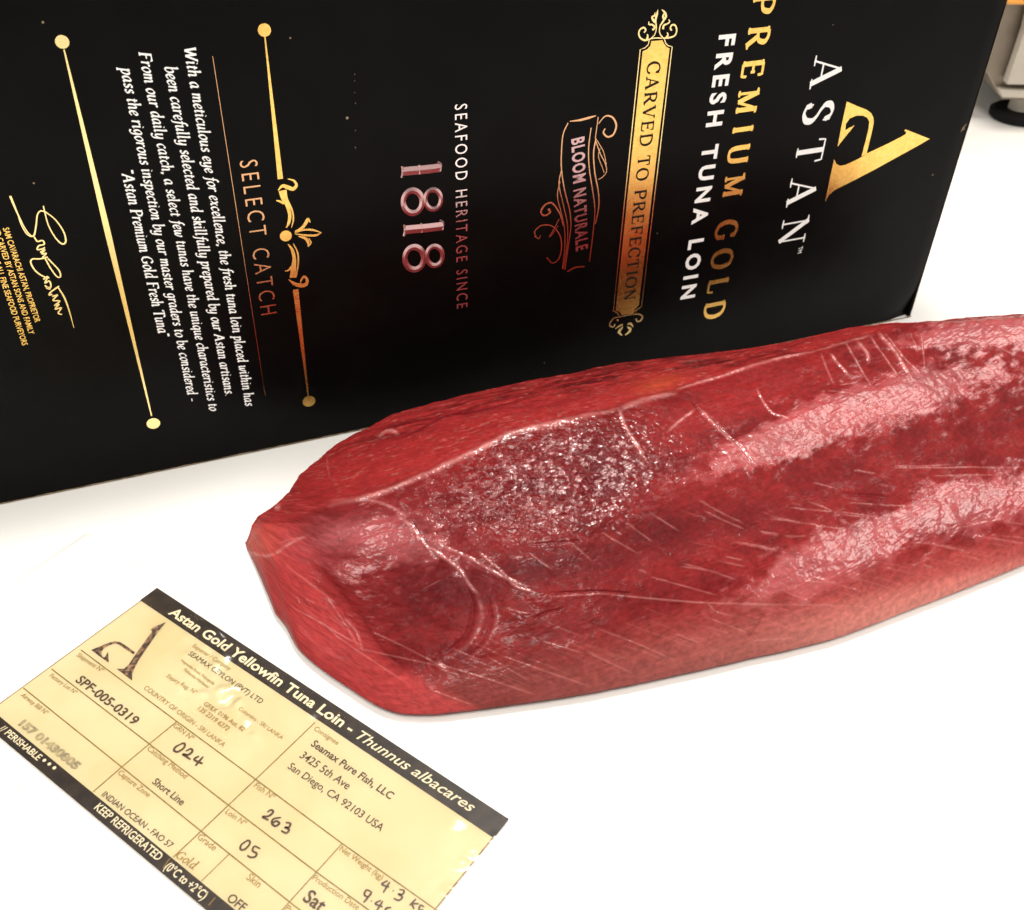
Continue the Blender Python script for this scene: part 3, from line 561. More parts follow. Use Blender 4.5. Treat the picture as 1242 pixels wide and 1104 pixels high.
    hand(6.9, 150, 840, [[(490, 425), (440, 450), (420, 480), (450, 495), (500, 465), (512, 430), (485, 422)], [(520, 490), (560, 470), (575, 490), (540, 520), (495, 515), (530, 540), (560, 560)], [(630, 530), (590, 560), (660, 595)], [(665, 535), (635, 570), (600, 612)]], 2.5)
    hand(6.21, 200, 960, [[(770, 155), (800, 138), (815, 155), (780, 185), (735, 190), (780, 215)], [(875, 195), (820, 205), (805, 235), (830, 260), (862, 240), (840, 222), (812, 235)], [(910, 232), (945, 240), (935, 268), (905, 270), (935, 285), (915, 312), (875, 295)]], 2.6)
    hand(6.21, 200, 960, [[(620, 368), (575, 400), (570, 435), (600, 435), (635, 400), (638, 372), (615, 368)], [(718, 430), (675, 412), (660, 445), (690, 465), (680, 490), (645, 495), (620, 480)]], 2.5)
    hand(5.645, 340, 990, [[(735, 440), (695, 465), (745, 485)], [(750, 448), (730, 480), (705, 522)], [(770, 508), (774, 512)], [(815, 500), (848, 510), (835, 535), (808, 532), (835, 552), (812, 575), (775, 562)], [(930, 565), (885, 610)], [(948, 600), (905, 600), (915, 635)], [(985, 620), (960, 610), (950, 640), (980, 640)]], 2.3)
    hand(5.645, 340, 990, [[(620, 515), (590, 505), (575, 535), (600, 550), (625, 530)], [(628, 515), (600, 555), (570, 590)], [(622, 578), (626, 582)], [(690, 575), (650, 598), (700, 620)], [(702, 580), (680, 615), (660, 645)], [(760, 625), (725, 630), (715, 660)]], 2.3)
    # clear film pouch
    m = bpy.data.materials.new("clear_film"); m.use_nodes = True; nt = m.node_tree; nt.nodes.clear()
    out = nt.nodes.new("ShaderNodeOutputMaterial"); mx = nt.nodes.new("ShaderNodeMixShader"); tr = nt.nodes.new("ShaderNodeBsdfTransparent"); gl = nt.nodes.new("ShaderNodeBsdfGlossy"); fr = nt.nodes.new("ShaderNodeFresnel")
    gl.inputs["Roughness"].default_value = 0.17; fr.inputs["IOR"].default_value = 1.42; tr.inputs["Color"].default_value = (0.993, 0.992, 0.985, 1)
    bp = nt.nodes.new("ShaderNodeBump"); nz = nt.nodes.new("ShaderNodeTexNoise"); nz.inputs["Scale"].default_value = 140; nz.inputs["Detail"].default_value = 2; bp.inputs["Distance"].default_value = 0.00012; tcf = nt.nodes.new("ShaderNodeTexCoord"); nt.links.new(tcf.outputs["Object"], nz.inputs["Vector"])
    nt.links.new(nz.outputs["Fac"], bp.inputs["Height"]); nt.links.new(bp.outputs["Normal"], gl.inputs["Normal"]); nt.links.new(bp.outputs["Normal"], fr.inputs["Normal"])
    nt.links.new(fr.outputs[0], mx.inputs[0]); nt.links.new(tr.outputs[0], mx.inputs[1]); nt.links.new(gl.outputs[0], mx.inputs[2]); nt.links.new(mx.outputs[0], out.inputs["Surface"])
    # film reaches past the paper; corner seen at (92, 655)
    c = TAG.px([(92, 655)])[0]; x0 = c[0]; y1 = max(c[1], 0.006); nx, ny = 260, 170
    X = np.linspace(min(x0, -0.01), w + 0.012, nx); Y = np.linspace(-hh - 0.012, y1, ny); G = np.array([(x, y) for y in Y for x in X])
    P = TAG.w(G, [0.0004]); pu, pv = project(P); z = np.zeros(len(G))
    for cx, cy, r, a in [(262, 775, 13, 1.0), (275, 800, 12, .9), (248, 850, 11, .8), (310, 900, 10, .6), (295, 872, 12, .9), (225, 780, 10, .7), (250, 765, 7, .8), (240, 822, 13, .8), (228, 800, 9, .6), (292, 858, 10, .8), (330, 840, 11, .5), (150, 880, 14, .3), (205, 800, 10, .5), (255, 790, 10, .8), (265, 812, 9, .8), (272, 845, 12, 1.0), (285, 838, 8, .7), (262, 868, 9, .7), (222, 840, 8, .4), (300, 880, 8, .6), (556, 1000, 10, .7), (575, 1035, 8, .9), (562, 1050, 7, .8), (548, 1082, 8, .8), (600, 1018, 6, .6), (380, 870, 9, .35), (120, 800, 14, .25)]:
        ph = RNG.random() * 6; d2 = ((pu - cx) ** 2 + (pv - cy) ** 2) / r ** 2
        q0 = on_z([(cx, cy)], TAGZ)[0]; gx, gy = -.13 + .10 * RNG.normal(), .23 + .10 * RNG.normal(); rx_, ry_ = P[:, 0] - q0[0], P[:, 1] - q0[1]
        wv = 0.22 * np.sin((pu * .9 + pv * .5) + ph) * np.sin(pv * 1.0 - pu * .4 + 2 * ph) * 0.0008
        z += a * np.exp(-d2 ** 1.5) * ((gx * rx_ + gy * ry_) * 1.15 + 0.0007 + wv)
    z += 0.00025 * (np.sin(G[:, 0] * 70 + 1) * np.sin(G[:, 1] * 55) + 1) 
    P[:, 2] += z
    film = link("clear_film", mesh("clear_film", P, [(j * nx + i, j * nx + i + 1, (j + 1) * nx + i + 1, (j + 1) * nx + i) for j in range(ny - 1) for i in range(nx - 1)], True), m, root)
    cs = np.array([(x0, y1), (w + 0.012, y1), (w + 0.012, -hh - 0.012), (x0, -hh - 0.012), (x0, y1)]); k = Ink(TAG, 0.0006); e_ = 0.00022
    for a_, b_ in zip(cs[:-1], cs[1:]):
        t_ = np.linspace(0, 1, 40)[:, None]; k.ribbon(a_ * (1 - t_) + b_ * t_, e_)
    k.build("film_edge", M['film_edge'], root)
    return root
build_tag()

# ------------------------------------------------------------------ noise on arrays
def vnoise(x, y, seed=0):
    xi = np.floor(x).astype(np.int64); yi = np.floor(y).astype(np.int64); fx = x - xi; fy = y - yi
    fx = fx * fx * (3 - 2 * fx); fy = fy * fy * (3 - 2 * fy)
    def h(a, b):
        n = (a * 374761393 + b * 668265263 + seed * 1442695) & 0xffffffff; n = ((n ^ (n >> 13)) * 1274126177) & 0xffffffff
        return ((n ^ (n >> 16)) & 0xffff) / 65535.0
    return (h(xi, yi) * (1 - fx) + h(xi + 1, yi) * fx) * (1 - fy) + (h(xi, yi + 1) * (1 - fx) + h(xi + 1, yi + 1) * fx) * fy
def fbm(x, y, oct=4, seed=0):
    s = 0; a = .5; t = 0
    for i in range(oct): s = s + a * vnoise(x * 2 ** i + 17 * i, y * 2 ** i - 9 * i, seed + i); t += a; a *= .5
    return s / t
def worley(x, y, seed=0):
    xi = np.floor(x).astype(np.int64); yi = np.floor(y).astype(np.int64); d1 = np.full(x.shape, 9.0); d2 = np.full(x.shape, 9.0); idv = np.zeros(x.shape); vx = np.zeros(x.shape); vy = np.zeros(x.shape); i2 = np.zeros(x.shape)
    for i in (-1, 0, 1):
        for j in (-1, 0, 1):
            a = xi + i; b = yi + j; n = (a * 73856093 ^ b * 19349663 ^ (seed * 83492791)) & 0xffffffff; n = ((n ^ (n >> 13)) * 1274126177) & 0xffffffff
            rx = (n & 0xff) / 255.; ry = ((n >> 8) & 0xff) / 255.; rv = ((n >> 16) & 0xff) / 255.
            d = np.hypot(a + rx - x, b + ry - y); closer = d < d1; d2 = np.where(closer, d1, np.minimum(d2, d)); idv = np.where(closer, rv, idv); vx = np.where(closer, x - (a + rx), vx); vy = np.where(closer, y - (b + ry), vy); i2 = np.where(closer, ((n >> 24) & 0xff) / 255., i2); d1 = np.where(closer, d, d1)
    return d1, d2, idv, vx, vy, i2

# ------------------------------------------------------------------ the tuna loin
def build_tuna():
    ax = bu; bx = -bn                                       # a along the loin, b across it (away from the viewer)
    def ab(P): return P @ ax, P @ bx
    h = H
    F_px = [(297, 655), (303, 690), (315, 714), (333, 741), (348, 760), (360, 784), (380, 804), (400, 819), (425, 836), (448, 851), (475, 863), (510, 867), (560, 863), (620, 855), (690, 845), (760, 832), (830, 817), (900, 801), (1010, 775), (1090, 745), (1150, 722), (1242, 685), (1330, 645), (1450, 590)]
    R_px = [(297, 652, .025), (320, 648, .045), (345, 640, .06), (375, 626, .08), (400, 613, .10), (430, 605, .12), (461, 594, .135), (495, 582, .15), (528, 567, .16), (586, 541, .178), (623, 525, .185), (691, 509, .19), (745, 496, .19), (819, 476, .19), (854, 463, .19), (929, 441, .19), (988, 426, .19), (1059, 407, .19), (1100, 396, .185), (1170, 392, .185), (1242, 388, .185), (1330, 384, .18), (1450, 380, .18)]
    K_px = [(297, 649, .02), (316, 627, .03), (342, 609, .045), (367, 576, .06), (400, 547, .07), (425, 530, .08), (455, 516, .09), (481, 503, .095), (535, 488, .105), (610, 470, .115), (691, 454, .12), (738, 444, .125), (819, 434, .13), (910, 423, .14), (988, 409, .15), (1040, 397, .16), (1096, 392, .165), (1152, 389, .165), (1242, 382, .165), (1330, 376, .165), (1450, 372, .165)]
    F_px = catmull(F_px, 6); P = on_z(F_px, 0.012 * h); Fa, Fb = ab(P)
    q = catmull(R_px, 6); P = on_z(q[:, :2], q[:, 2] * h); Ra, Rb = ab(P); Rz = P[:, 2]
    q = catmull(K_px, 6); P = on_z(q[:, :2], q[:, 2] * h); Ka, Kb = ab(P); Kz = P[:, 2]
    a0 = Fa[0]; a1 = 1.30 * h + a0
    NA = 1150; t = np.linspace(0, 1, NA); A = a0 + (a1 - a0) * (0.10 * t ** 3 + 0.55 * t ** 1.25 + 0.35 * t)
    A[0] = a0 + 1e-5
    def smooth(v, k=9):
        g = np.exp(-np.linspace(-2, 2, 2 * k + 1) ** 2); g /= g.sum(); return np.convolve(np.pad(v, k, mode='edge'), g, 'valid')
    def ip(xs, ys, k=9): 
        o = np.argsort(xs); return smooth(np.interp(A, np.array(xs)[o], np.array(ys)[o]), k)
    fb = ip(Fa, Fb, 5); rb = ip(Ra, Rb, 12); rz = ip(Ra, Rz, 12); kb = ip(Ka, Kb, 7); kz = ip(Ka, Kz, 9)
    # both ends close round
    s = np.clip((A - a0) / (0.012), 0, 1); rnd = np.sqrt(1 - (1 - s) ** 2)
    tipb = ab(on_z([(297, 653)], .01))[1][0]
    mixin = np.clip((A - a0) / 0.006, 0, 1)
    fb = tipb + (fb - tipb) * mixin; kb = np.maximum(tipb + (kb - tipb) * mixin, fb + 0.0015); rb = np.clip(rb, fb + 0.0006, None); rb = np.minimum(rb, kb - 0.0006)
    rz = rz * rnd; kz = np.minimum(kz * rnd, rz * 0.97)
    boxb = (B0 @ bx)
    bb = np.minimum(kb + 0.006 + 0.10 * kz, boxb - 0.004); bb = np.maximum(bb, kb - 0.002)
    # cross sections
    nf, nk, ns, nu = 430, 110, 50, 40
    tf = np.linspace(0, 1, nf); tf = 0.25 * tf ** 2 + 0.75 * tf
    B = np.zeros((NA, nf + nk + ns + nu)); Z = np.zeros_like(B)
    # front: from the foot up to the ridge
    p = 1.62
    prof = (1 - (1 - tf) ** p) ** (1 / p)
    wA = np.clip((A - a0 - .05) / .12, 0, 1)[:, None]
    prof2 = 0.5 * tf + 0.5 * np.sin(tf * pi / 2)
    PR = (0.76 * prof + .24 * tf)[None] * wA + (0.45 * prof + .3 * prof2 + .25 * tf)[None] * (1 - wA)
    B[:, :nf] = fb[:, None] + (rb - fb)[:, None] * tf[None]
    Z[:, :nf] = 0.012 * h * rnd[:, None] * (1 - tf[None]) + (rz)[:, None] * PR
    tk = np.linspace(0, 1, nk + 1)[1:]
    B[:, nf:nf + nk] = rb[:, None] + (kb - rb)[:, None] * tk[None]; Z[:, nf:nf + nk] = rz[:, None] + (kz - rz)[:, None] * (tk ** 1.25)[None]
    tb = np.linspace(0, 1, ns + 1)[1:]
    B[:, nf + nk:nf + nk + ns] = kb[:, None] + (bb - kb)[:, None] * np.sin(tb * pi / 2)[None]; Z[:, nf + nk:nf + nk + ns] = kz[:, None] * np.cos(tb * pi / 2)[None] + .0002
    tu = np.linspace(0, 1, nu + 2)[1:-1]; B[:, -nu:] = bb[:, None] + (fb + 0.0015 * mixin - bb)[:, None] * tu[None]; Z[:, -nu:] = .0002
    NT = B.shape[1]
    # relax the profile along t and a so that the ridge is soft
    def blur_t(X, k):
        g = np.exp(-np.linspace(-2, 2, 2 * k + 1) ** 2); g /= g.sum(); Y = np.zeros_like(X)
        for i, w_ in enumerate(g): Y += w_ * np.take(X, np.clip(np.arange(NT) + i - k, 0, NT - 1), axis=1)
        return Y
    m = np.zeros(NT); m[40:nf + nk + 20] = 1; m = np.convolve(m, np.ones(30) / 30, 'same')[None]
    Bs, Zs = blur_t(B, 6), blur_t(Z, 6); B = B * (1 - m) + Bs * m; Z = Z * (1 - m) + Zs * m
    AA = np.repeat(A[:, None], NT, 1)
    P = AA[..., None] * ax + B[..., None] * bx; P[..., 2] = Z
    def normals(P):
        du = np.gradient(P, axis=0); dv = np.gradient(P, axis=1); n = np.cross(du, dv); n /= np.linalg.norm(n, axis=2)[..., None] + 1e-12
        return n
    Nn = normals(P)
    if Nn[NA // 2, nf - 20, 2] < 0: Nn = -Nn
    px, py = project(P.reshape(-1, 3)); px = px.reshape(NA, NT); py = py.reshape(NA, NT)
    toC = CAMP - P; toC /= np.linalg.norm(toC, axis=2)[..., None]; face = np.clip((Nn * toC).sum(2) * 6, 0, 1)
    face[:, -nu - ns // 2:] = 0
    # arc length across, for noises that live on the surface
    sarc = np.concatenate([np.zeros((NA, 1)), np.cumsum(np.hypot(np.diff(B, axis=1), np.diff(Z, axis=1)), 1)], 1)
    U = AA * 1000; Vv = sarc * 1000                        # millimetres

    # ---- drawn detail, in photograph coordinates
    HH, WW = 1104, 1500
    def raster(strokes, soft=1.0):
        R_ = np.zeros((HH, WW), np.float32)
        for pts, wd, amp in strokes:
            C = catmull(pts, 6) if len(pts) > 2 else np.array(pts, float)
            ts = np.linspace(0, 1, len(C))
            for i in range(len(C) - 1):
                (x0, y0), (x1, y1) = C[i], C[i + 1]; pad = wd * 2.6 + 2
                xa, xb = int(max(0, min(x0, x1) - pad)), int(min(WW, max(x0, x1) + pad + 1)); ya, yb = int(max(0, min(y0, y1) - pad)), int(min(HH, max(y0, y1) + pad + 1))
                if xa >= xb or ya >= yb: continue
                X, Y = np.meshgrid(np.arange(xa, xb), np.arange(ya, yb)); dx, dy = x1 - x0, y1 - y0; L2 = dx * dx + dy * dy + 1e-9
                tt = np.clip(((X - x0) * dx + (Y - y0) * dy) / L2, 0, 1); D = np.hypot(X - x0 - tt * dx, Y - y0 - tt * dy)
                tot = ts[i] + (ts[i + 1] - ts[i]) * tt; env = np.clip(np.minimum(tot, 1 - tot) * 6 + .25, 0, 1)
                v = amp * env * np.exp(-(D / (wd * .6 * soft)) ** 2); R_[ya:yb, xa:xb] = np.maximum(R_[ya:yb, xa:xb], v)
        return R_
    def samp(R_):
        x = np.clip(px, 0, WW - 2); y = np.clip(py, 0, HH - 2); xi = x.astype(int); yi = y.astype(int); fx = x - xi; fy = y - yi
        return ((R_[yi, xi] * (1 - fx) + R_[yi, xi + 1] * fx) * (1 - fy) + (R_[yi + 1, xi] * (1 - fx) + R_[yi + 1, xi + 1] * fx) * fy) * face
    def blob(cx, cy, rx, ry, ang=0, pw=1.0):
        c, s_ = cos(radians(ang)), sin(radians(ang)); X = (px - cx) * c + (py - cy) * s_; Y = -(px - cx) * s_ + (py - cy) * c
        return np.exp(-((X / rx) ** 2 + (Y / ry) ** 2) ** pw) * face
    z3 = lambda x, y: (500 + x / 2.7, 600 + y / 2.7)
    z2 = lambda x, y: (780 + x / 2.688, 360 + y / 2.688)
    z1 = lambda x, y: (400 + x / 2.957, 380 + y / 2.957)
    z8 = lambda x, y: (280 + x / 2.76, 500 + y / 2.76)
    z4 = lambda x, y: (880 + x / 3.43, 560 + y / 3.43)
    # pale connective lines
    sep = []
    def L(f, pts, w=1.3, a=1.0): sep.append(([f(*p) for p in pts], w, a))
    L(z3, [(450,335),(530,330),(620,325),(720,335),(830,345),(960,355),(1100,358),(1242,362)], 1.6, 1.0); L(z4, [(0,585),(100,597),(300,596),(470,600),(620,608)], 1.2, .8)
    for p in [[(570,515),(720,585)],[(610,440),(740,490),(870,548)],[(300,530),(440,580),(590,630)],[(100,560),(250,605),(400,655)],[(860,455),(940,485)],[(380,190),(460,245)],[(880,235),(970,250),(1060,280)],[(780,270),(890,300),(1000,330)],[(500,140),(590,215)],[(620,120),(740,190)],[(700,90),(790,150)],[(60,640),(200,690)],[(430,480),(560,520)],[(300,370),(380,390)],[(960,50),(1090,110)],[(1140,120),(1200,130)],[(1070,155),(1200,185)],[(960,400),(1090,450)],[(1110,480),(1240,470)],[(960,350),(1000,385),(1060,400)]]:
        L(z3, p, 1.3, .85)
    for p in [[(700,18),(900,22),(1242,25)],[(870,58),(1040,60)],[(1040,110),(1140,118),(1242,130)],[(510,170),(620,180)],[(190,235),(340,258),(490,287)],[(270,190),(440,208)],[(480,220),(600,237)],[(150,290),(210,303)],[(260,315),(330,310)],[(60,340),(140,350),(210,372)],[(0,395),(70,410)],[(760,340),(860,345),(960,368)],[(890,345),(1000,372)],[(1040,310),(1140,325),(1242,342)],[(240,540),(350,585)],[(820,430),(860,440)],[(540,30),(630,45)],[(640,180),(800,190)],[(850,150),(960,95),(1240,120)],[(960,95),(880,150)],[(1000,270),(1150,240)],[(300,500),(460,505)],[(1000,390),(1060,410)],[(1150,250),(1242,262)],[(350,165),(450,205)],[(350,480),(560,540)]]:
        L(z4, p, 1.25, .9)
    for p in [[(200,650),(300,705),(420,775)],[(300,700),(380,770),(470,830),(600,915)],[(460,730),(590,790),(720,860)],[(420,790),(560,820),(700,850)],[(180,510),(300,600),(350,640)],[(230,640),(220,615)],[(250,625),(280,640)],[(700,860),(760,880)],[(160,440),(210,425),(250,420)],[(300,590),(350,660),(400,740),(430,790)],[(320,150),(330,220)],[(500,90),(530,60),(560,70)],[(640,590),(700,560)],[(860,820),(1000,900)],[(740,790),(830,830)]]:
        L(z8, p, 1.3, .7)
    for p in [[(120,215),(180,212)],[(600,310),(680,320),(760,350)],[(820,545),(900,548),(1010,545)],[(960,583),(1060,582),(1150,584)],[(700,560),(760,572)],[(560,600),(640,625)],[(420,715),(540,742),(650,760)],[(500,690),(620,700)],[(640,700),(760,722)],[(390,770),(440,780)],[(300,800),(430,830)],[(130,870),(260,905)],[(240,860),(330,880)],[(460,780),(530,782)],[(540,430),(600,470)],[(180,660),(330,735)],[(20,700),(120,760)]]:
        L(z2, p, 1.3, .8)
    for i in range(90):                                   # more of the same, following the grain
        x = 560 + 680 * RNG.random(); ylo, yhi = 640 - (x - 600) * .12, 845 - max(0, x - 600) * .24; y = ylo + (yhi - ylo) * RNG.random(); l = 14 + 46 * RNG.random(); sl = np.interp(x, [550, 850, 1242], [.50, .34, .10]) + RNG.normal() * .05
        sep.append(([(x, y), (x + l / 2, y + sl * l / 2 + RNG.normal()), (x + l, y + sl * l)], .8 + .5 * RNG.random(), .08 + .30 * RNG.random() ** 2))
    for x in np.arange(540, 1260, 24):
        yb = float(np.interp(x, [510, 620, 760, 900, 1090, 1242, 1330], [867, 855, 832, 801, 745, 685, 645])); sl = np.interp(x, [550, 850, 1242], [.42, .34, .14]); l = 46 + 26 * RNG.random(); y0 = yb - 22 - l * .42 - 26 * RNG.random()
        sep.append(([(x, y0), (x + l * .5, y0 + l * .5 * sl - 1.2), (x + l, y0 + l * sl)], .9, .30 + .3 * RNG.random()))
    SEP = samp(raster(sep))
    # raised pale tears and ribs
    rid = []
    def D(f, pts, w, a): rid.append(([f(*p) for p in pts], w, a))
    D(z1, [(0,690),(180,645),(380,560),(550,480),(660,430),(860,385),(1020,345)], 4.5, 1); D(z1, [(1040,345),(1110,318),(1240,285)], 4, .9); D(z2, [(110,300),(200,275),(400,215),(560,175)], 2.2, .9); D(z2, [(560,175),(750,125)], 2, .4)
    D(z1, [(1035,340),(1060,410),(1100,470),(1130,525)], 3, 1); D(z2, [(185,370),(240,420),(300,480)], 3.6, 1); D(z2, [(300,480),(335,520),(360,552)], 1.8, .8); D(z2, [(165,370),(120,405),(80,440)], 2.5, .8)
    for p, w, a in [([(770,120),(820,180),(870,265)], 3, 1), ([(610,185),(640,225),(672,262)], 2.4, .9), ([(700,150),(728,180),(735,212)], 3, .9), ([(660,150),(700,220),(745,300)], 1.6, .7), ([(905,128),(912,190),(914,240)], 1.6, .7), ([(580,185),(600,240),(620,290)], 1.6, .5), ([(370,300),(395,350),(425,385),(470,400)], 1.7, .8), ([(740,130),(790,200),(830,260)], 1.4, .7), ([(790,120),(850,200),(900,250)], 1.2, .6), ([(870,120),(895,180)], 1.3, .5), ([(640,290),(690,280)], 1.3, .4), ([(940,110),(1100,150),(1242,200)], 1.2, .35)]: D(z2, p, w, a)
    D(z8, [(560,345),(620,400),(660,450),(720,490),(770,530),(800,580),(825,605)], 3.2, .8); D(z8, [(825,605),(840,680),(820,740),(780,790),(700,835)], 5, .22); D(z8, [(690,440),(800,490),(900,545),(990,585)], 3.0, .7); D(z8, [(880,620),(890,700),(860,770),(800,820)], 4, .14)
    D(z3, [(220,190),(290,250),(340,300),(400,320)], 2.6, .7); D(z8, [(330,300),(430,290),(520,310),(590,350)], 3, .5); D(z8, [(150,325),(165,312)], 4, .9); D(z8, [(380,690),(420,740),(440,800)], 2.5, .4); D(z8, [(690,840),(720,860)], 5, .8); D(z8, [(495,85),(520,65),(560,70)], 3, .9); D(z8, [(60,470),(130,480),(200,440),(260,410)], 3, .5)
    RID = samp(raster(rid))
    # dark creases
    gro = []
    def G_(f, pts, w, a): gro.append(([f(*p) for p in pts], w, a))
    G_(z1, [(180,460),(300,425),(400,370),(500,350),(640,333)], 4, 1); G_(z1, [(640,333),(760,330),(900,300)], 6, .5); G_(z1, [(880,560),(930,620),(960,680)], 7, .8); G_(z2, [(640,640),(760,650),(800,655)], 4, .8); G_(z2, [(215,385),(310,490),(350,545)], 1.6, 1); G_(z8, [(600,350),(640,420),(700,500)], 3, .7)
    G_(z8, [(780,560),(810,650),(790,740),(720,810)], 5, .8); G_(z8, [(440,700),(500,790),(580,860)], 4, .4); G_(z3, [(400,405),(440,385),(490,375)], 2, .9); G_(z3, [(450,322),(620,316),(720,325)], 1.6, .8); G_(z3, [(1150,390),(1130,430),(1100,470)], 4, .5); G_(z8, [(860,620),(870,700),(840,780),(780,830)], 3, .5)
    G_(z1, [(700,830),(850,820),(900,815)], 3, .7); G_(z2, [(0,790),(120,830)], 3, .4); G_(z2, [(160,340),(190,380)], 2, .7)
    GRO = samp(raster(gro))

    pat = np.clip(.42 + 1.5 * vnoise(U / 3.1, Vv / 2.1, 15) * vnoise(U / 9, Vv / 6, 16) * 1.6, 0, 1.25); RID = RID * pat; SEP = SEP * np.clip(.35 + .9 * vnoise(U / 4, Vv / 3, 18), 0, 1)
    # ---- regions
    gran = np.clip(blob(680, 575, 105, 52, -18, 1.1) + .6 * blob(735, 585, 50, 40, -25) + .3 * blob(560, 600, 90, 36, -15) + .10 * blob(500, 725, 70, 55, 0), 0, 1)
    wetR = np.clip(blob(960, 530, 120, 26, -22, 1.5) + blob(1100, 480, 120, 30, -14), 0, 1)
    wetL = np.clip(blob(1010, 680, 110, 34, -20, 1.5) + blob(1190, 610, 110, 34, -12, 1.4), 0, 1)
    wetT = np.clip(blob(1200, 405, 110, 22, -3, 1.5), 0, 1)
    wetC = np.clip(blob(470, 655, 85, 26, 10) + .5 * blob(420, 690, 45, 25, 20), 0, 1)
    darkB = np.clip(blob(1090, 555, 170, 26, -12, 1.5) + blob(840, 640, 160, 28, -16, 1.3), 0, 1)
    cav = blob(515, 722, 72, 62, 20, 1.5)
    wn = fbm(U / 9 + Vv / 14, Vv / 5 - U / 16, 4, 120) - .5
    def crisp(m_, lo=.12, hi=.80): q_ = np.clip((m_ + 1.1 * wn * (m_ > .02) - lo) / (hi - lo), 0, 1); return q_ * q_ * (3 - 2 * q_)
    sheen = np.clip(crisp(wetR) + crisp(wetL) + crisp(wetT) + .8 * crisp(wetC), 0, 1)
    # ---- displacement in metres
    n1 = fbm(U / 16, Vv / 12, 4, 3) - .5; n2 = fbm(U / 4, Vv / 4, 4, 21) - .5; fib = fbm(U / 10 + Vv / 12, Vv / 1.3 - U / 6, 3, 31) - .5; n4 = fbm(U / .9, Vv / .9, 3, 41) - .5
    d1, d2, idv, vx, vy, i2 = worley(U / 2.7 + n2 * 2, Vv / 2.3 + n1 * 2, 7); tilt = ((idv - .5) * vx + (i2 - .5) * vy) * 2; cell = np.clip((d2 - d1) * 1.7, 0, 1) * (0.3 + .7 * idv)
    e1, e2, eid, *_ = worley(U / 1.3 + n2, Vv / 1.3 + n2 * 2, 9); cell2 = np.clip((e2 - e1) * 1.8, 0, 1)
    upper = (np.arange(NT) < nf + nk + ns)[None] * 1.0
    endm = rnd[:, None]
    disp = 0.0021 * n1 * np.clip(Z / .02, .15, 1) + 0.00036 * n2 + 0.00018 * fib + 0.00009 * n4
    disp += gran * (0.00042 * cell + 0.00022 * cell2 - .0003 + 0.00125 * tilt) + (1 - gran) * (0.00002 * cell2 + 0.00011 * tilt)
    disp += 0.00022 * SEP * (0.6 + .8 * vnoise(U / 1.2, Vv / 1.2, 5)) + 0.00060 * RID * (.6 + .8 * vnoise(U / 1.5, Vv / 1.5, 6)) - 0.0010 * GRO
    disp += -0.0020 * cav + 0.0020 * wetR + 0.0022 * wetL + 0.0012 * wetC - 0.0020 * darkB + 0.0010 * wetT
    disp += (wetR + wetL + wetT) * (0.00012 * fib + 0.00010 * n2)
    disp *= upper * endm * np.clip(Z / 0.006, .25, 1)
    P = P + Nn * disp[..., None]; P[..., 2] = np.maximum(P[..., 2], .0002)
    # ---- colour of the flesh, with sheen and a darkened back painted in
    def C3(r, g, b): return np.array([r, g, b])[None, None]
    base = C3(.330, .021, .022) + 0 * P
    def mix(c, m_): nonlocal base; m_ = np.clip(m_, 0, 1)[..., None]; base = base * (1 - m_) + C3(*c) * m_
    mix((.20, .011, .013), np.clip((fbm(U / 22, Vv / 15, 3, 77) - .42) * 3, 0, 1) * .8)
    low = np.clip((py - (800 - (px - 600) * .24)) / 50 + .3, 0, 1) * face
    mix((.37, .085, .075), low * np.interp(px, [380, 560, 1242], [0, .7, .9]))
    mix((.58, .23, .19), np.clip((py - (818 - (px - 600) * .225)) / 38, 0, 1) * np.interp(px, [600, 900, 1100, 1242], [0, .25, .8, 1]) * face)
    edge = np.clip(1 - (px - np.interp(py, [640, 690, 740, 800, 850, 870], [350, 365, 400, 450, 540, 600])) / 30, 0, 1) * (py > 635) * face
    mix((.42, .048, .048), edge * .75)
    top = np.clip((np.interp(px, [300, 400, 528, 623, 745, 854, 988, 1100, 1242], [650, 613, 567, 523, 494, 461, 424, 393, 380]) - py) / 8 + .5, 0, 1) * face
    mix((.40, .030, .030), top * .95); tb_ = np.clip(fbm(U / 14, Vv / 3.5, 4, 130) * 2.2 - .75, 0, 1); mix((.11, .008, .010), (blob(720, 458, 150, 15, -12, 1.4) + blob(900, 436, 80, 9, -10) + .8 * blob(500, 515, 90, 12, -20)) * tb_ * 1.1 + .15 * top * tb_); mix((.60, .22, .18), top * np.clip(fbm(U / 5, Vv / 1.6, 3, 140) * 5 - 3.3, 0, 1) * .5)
    mix((.55, .09, .03), blob(800, 466, 26, 8, -15) * .5)
    mix((.60, .10, .07), blob(312, 660, 26, 24) * .7)
    mix((.42, .026, .026), blob(850, 510, 60, 22, -25) * .6 + blob(930, 470, 60, 20, -20) * .7 + blob(1000, 590, 90, 20, -5) * .3)
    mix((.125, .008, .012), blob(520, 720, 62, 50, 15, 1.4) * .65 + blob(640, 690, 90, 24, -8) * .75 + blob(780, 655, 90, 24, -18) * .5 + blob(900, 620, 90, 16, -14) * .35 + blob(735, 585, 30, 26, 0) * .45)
    mix((.15, .009, .013), gran * .55)
    mix((.46, .10, .11), blob(415, 650, 62, 24, -8) * .6 + blob(480, 640, 60, 20, -12) * .35)  # pale pink sheen near the left tip, painted as colour
    mix((.30, .035, .035), blob(700, 770, 90, 30, 0) * .4)
    base *= (.47 + .53 * np.clip(low * np.interp(px, [600, 900, 1150], [0, .35, .9]) + .45 * edge + .4 * sheen + .2 * top, 0, 1))[..., None]  # darkens the flesh but leaves the painted sheen lighter
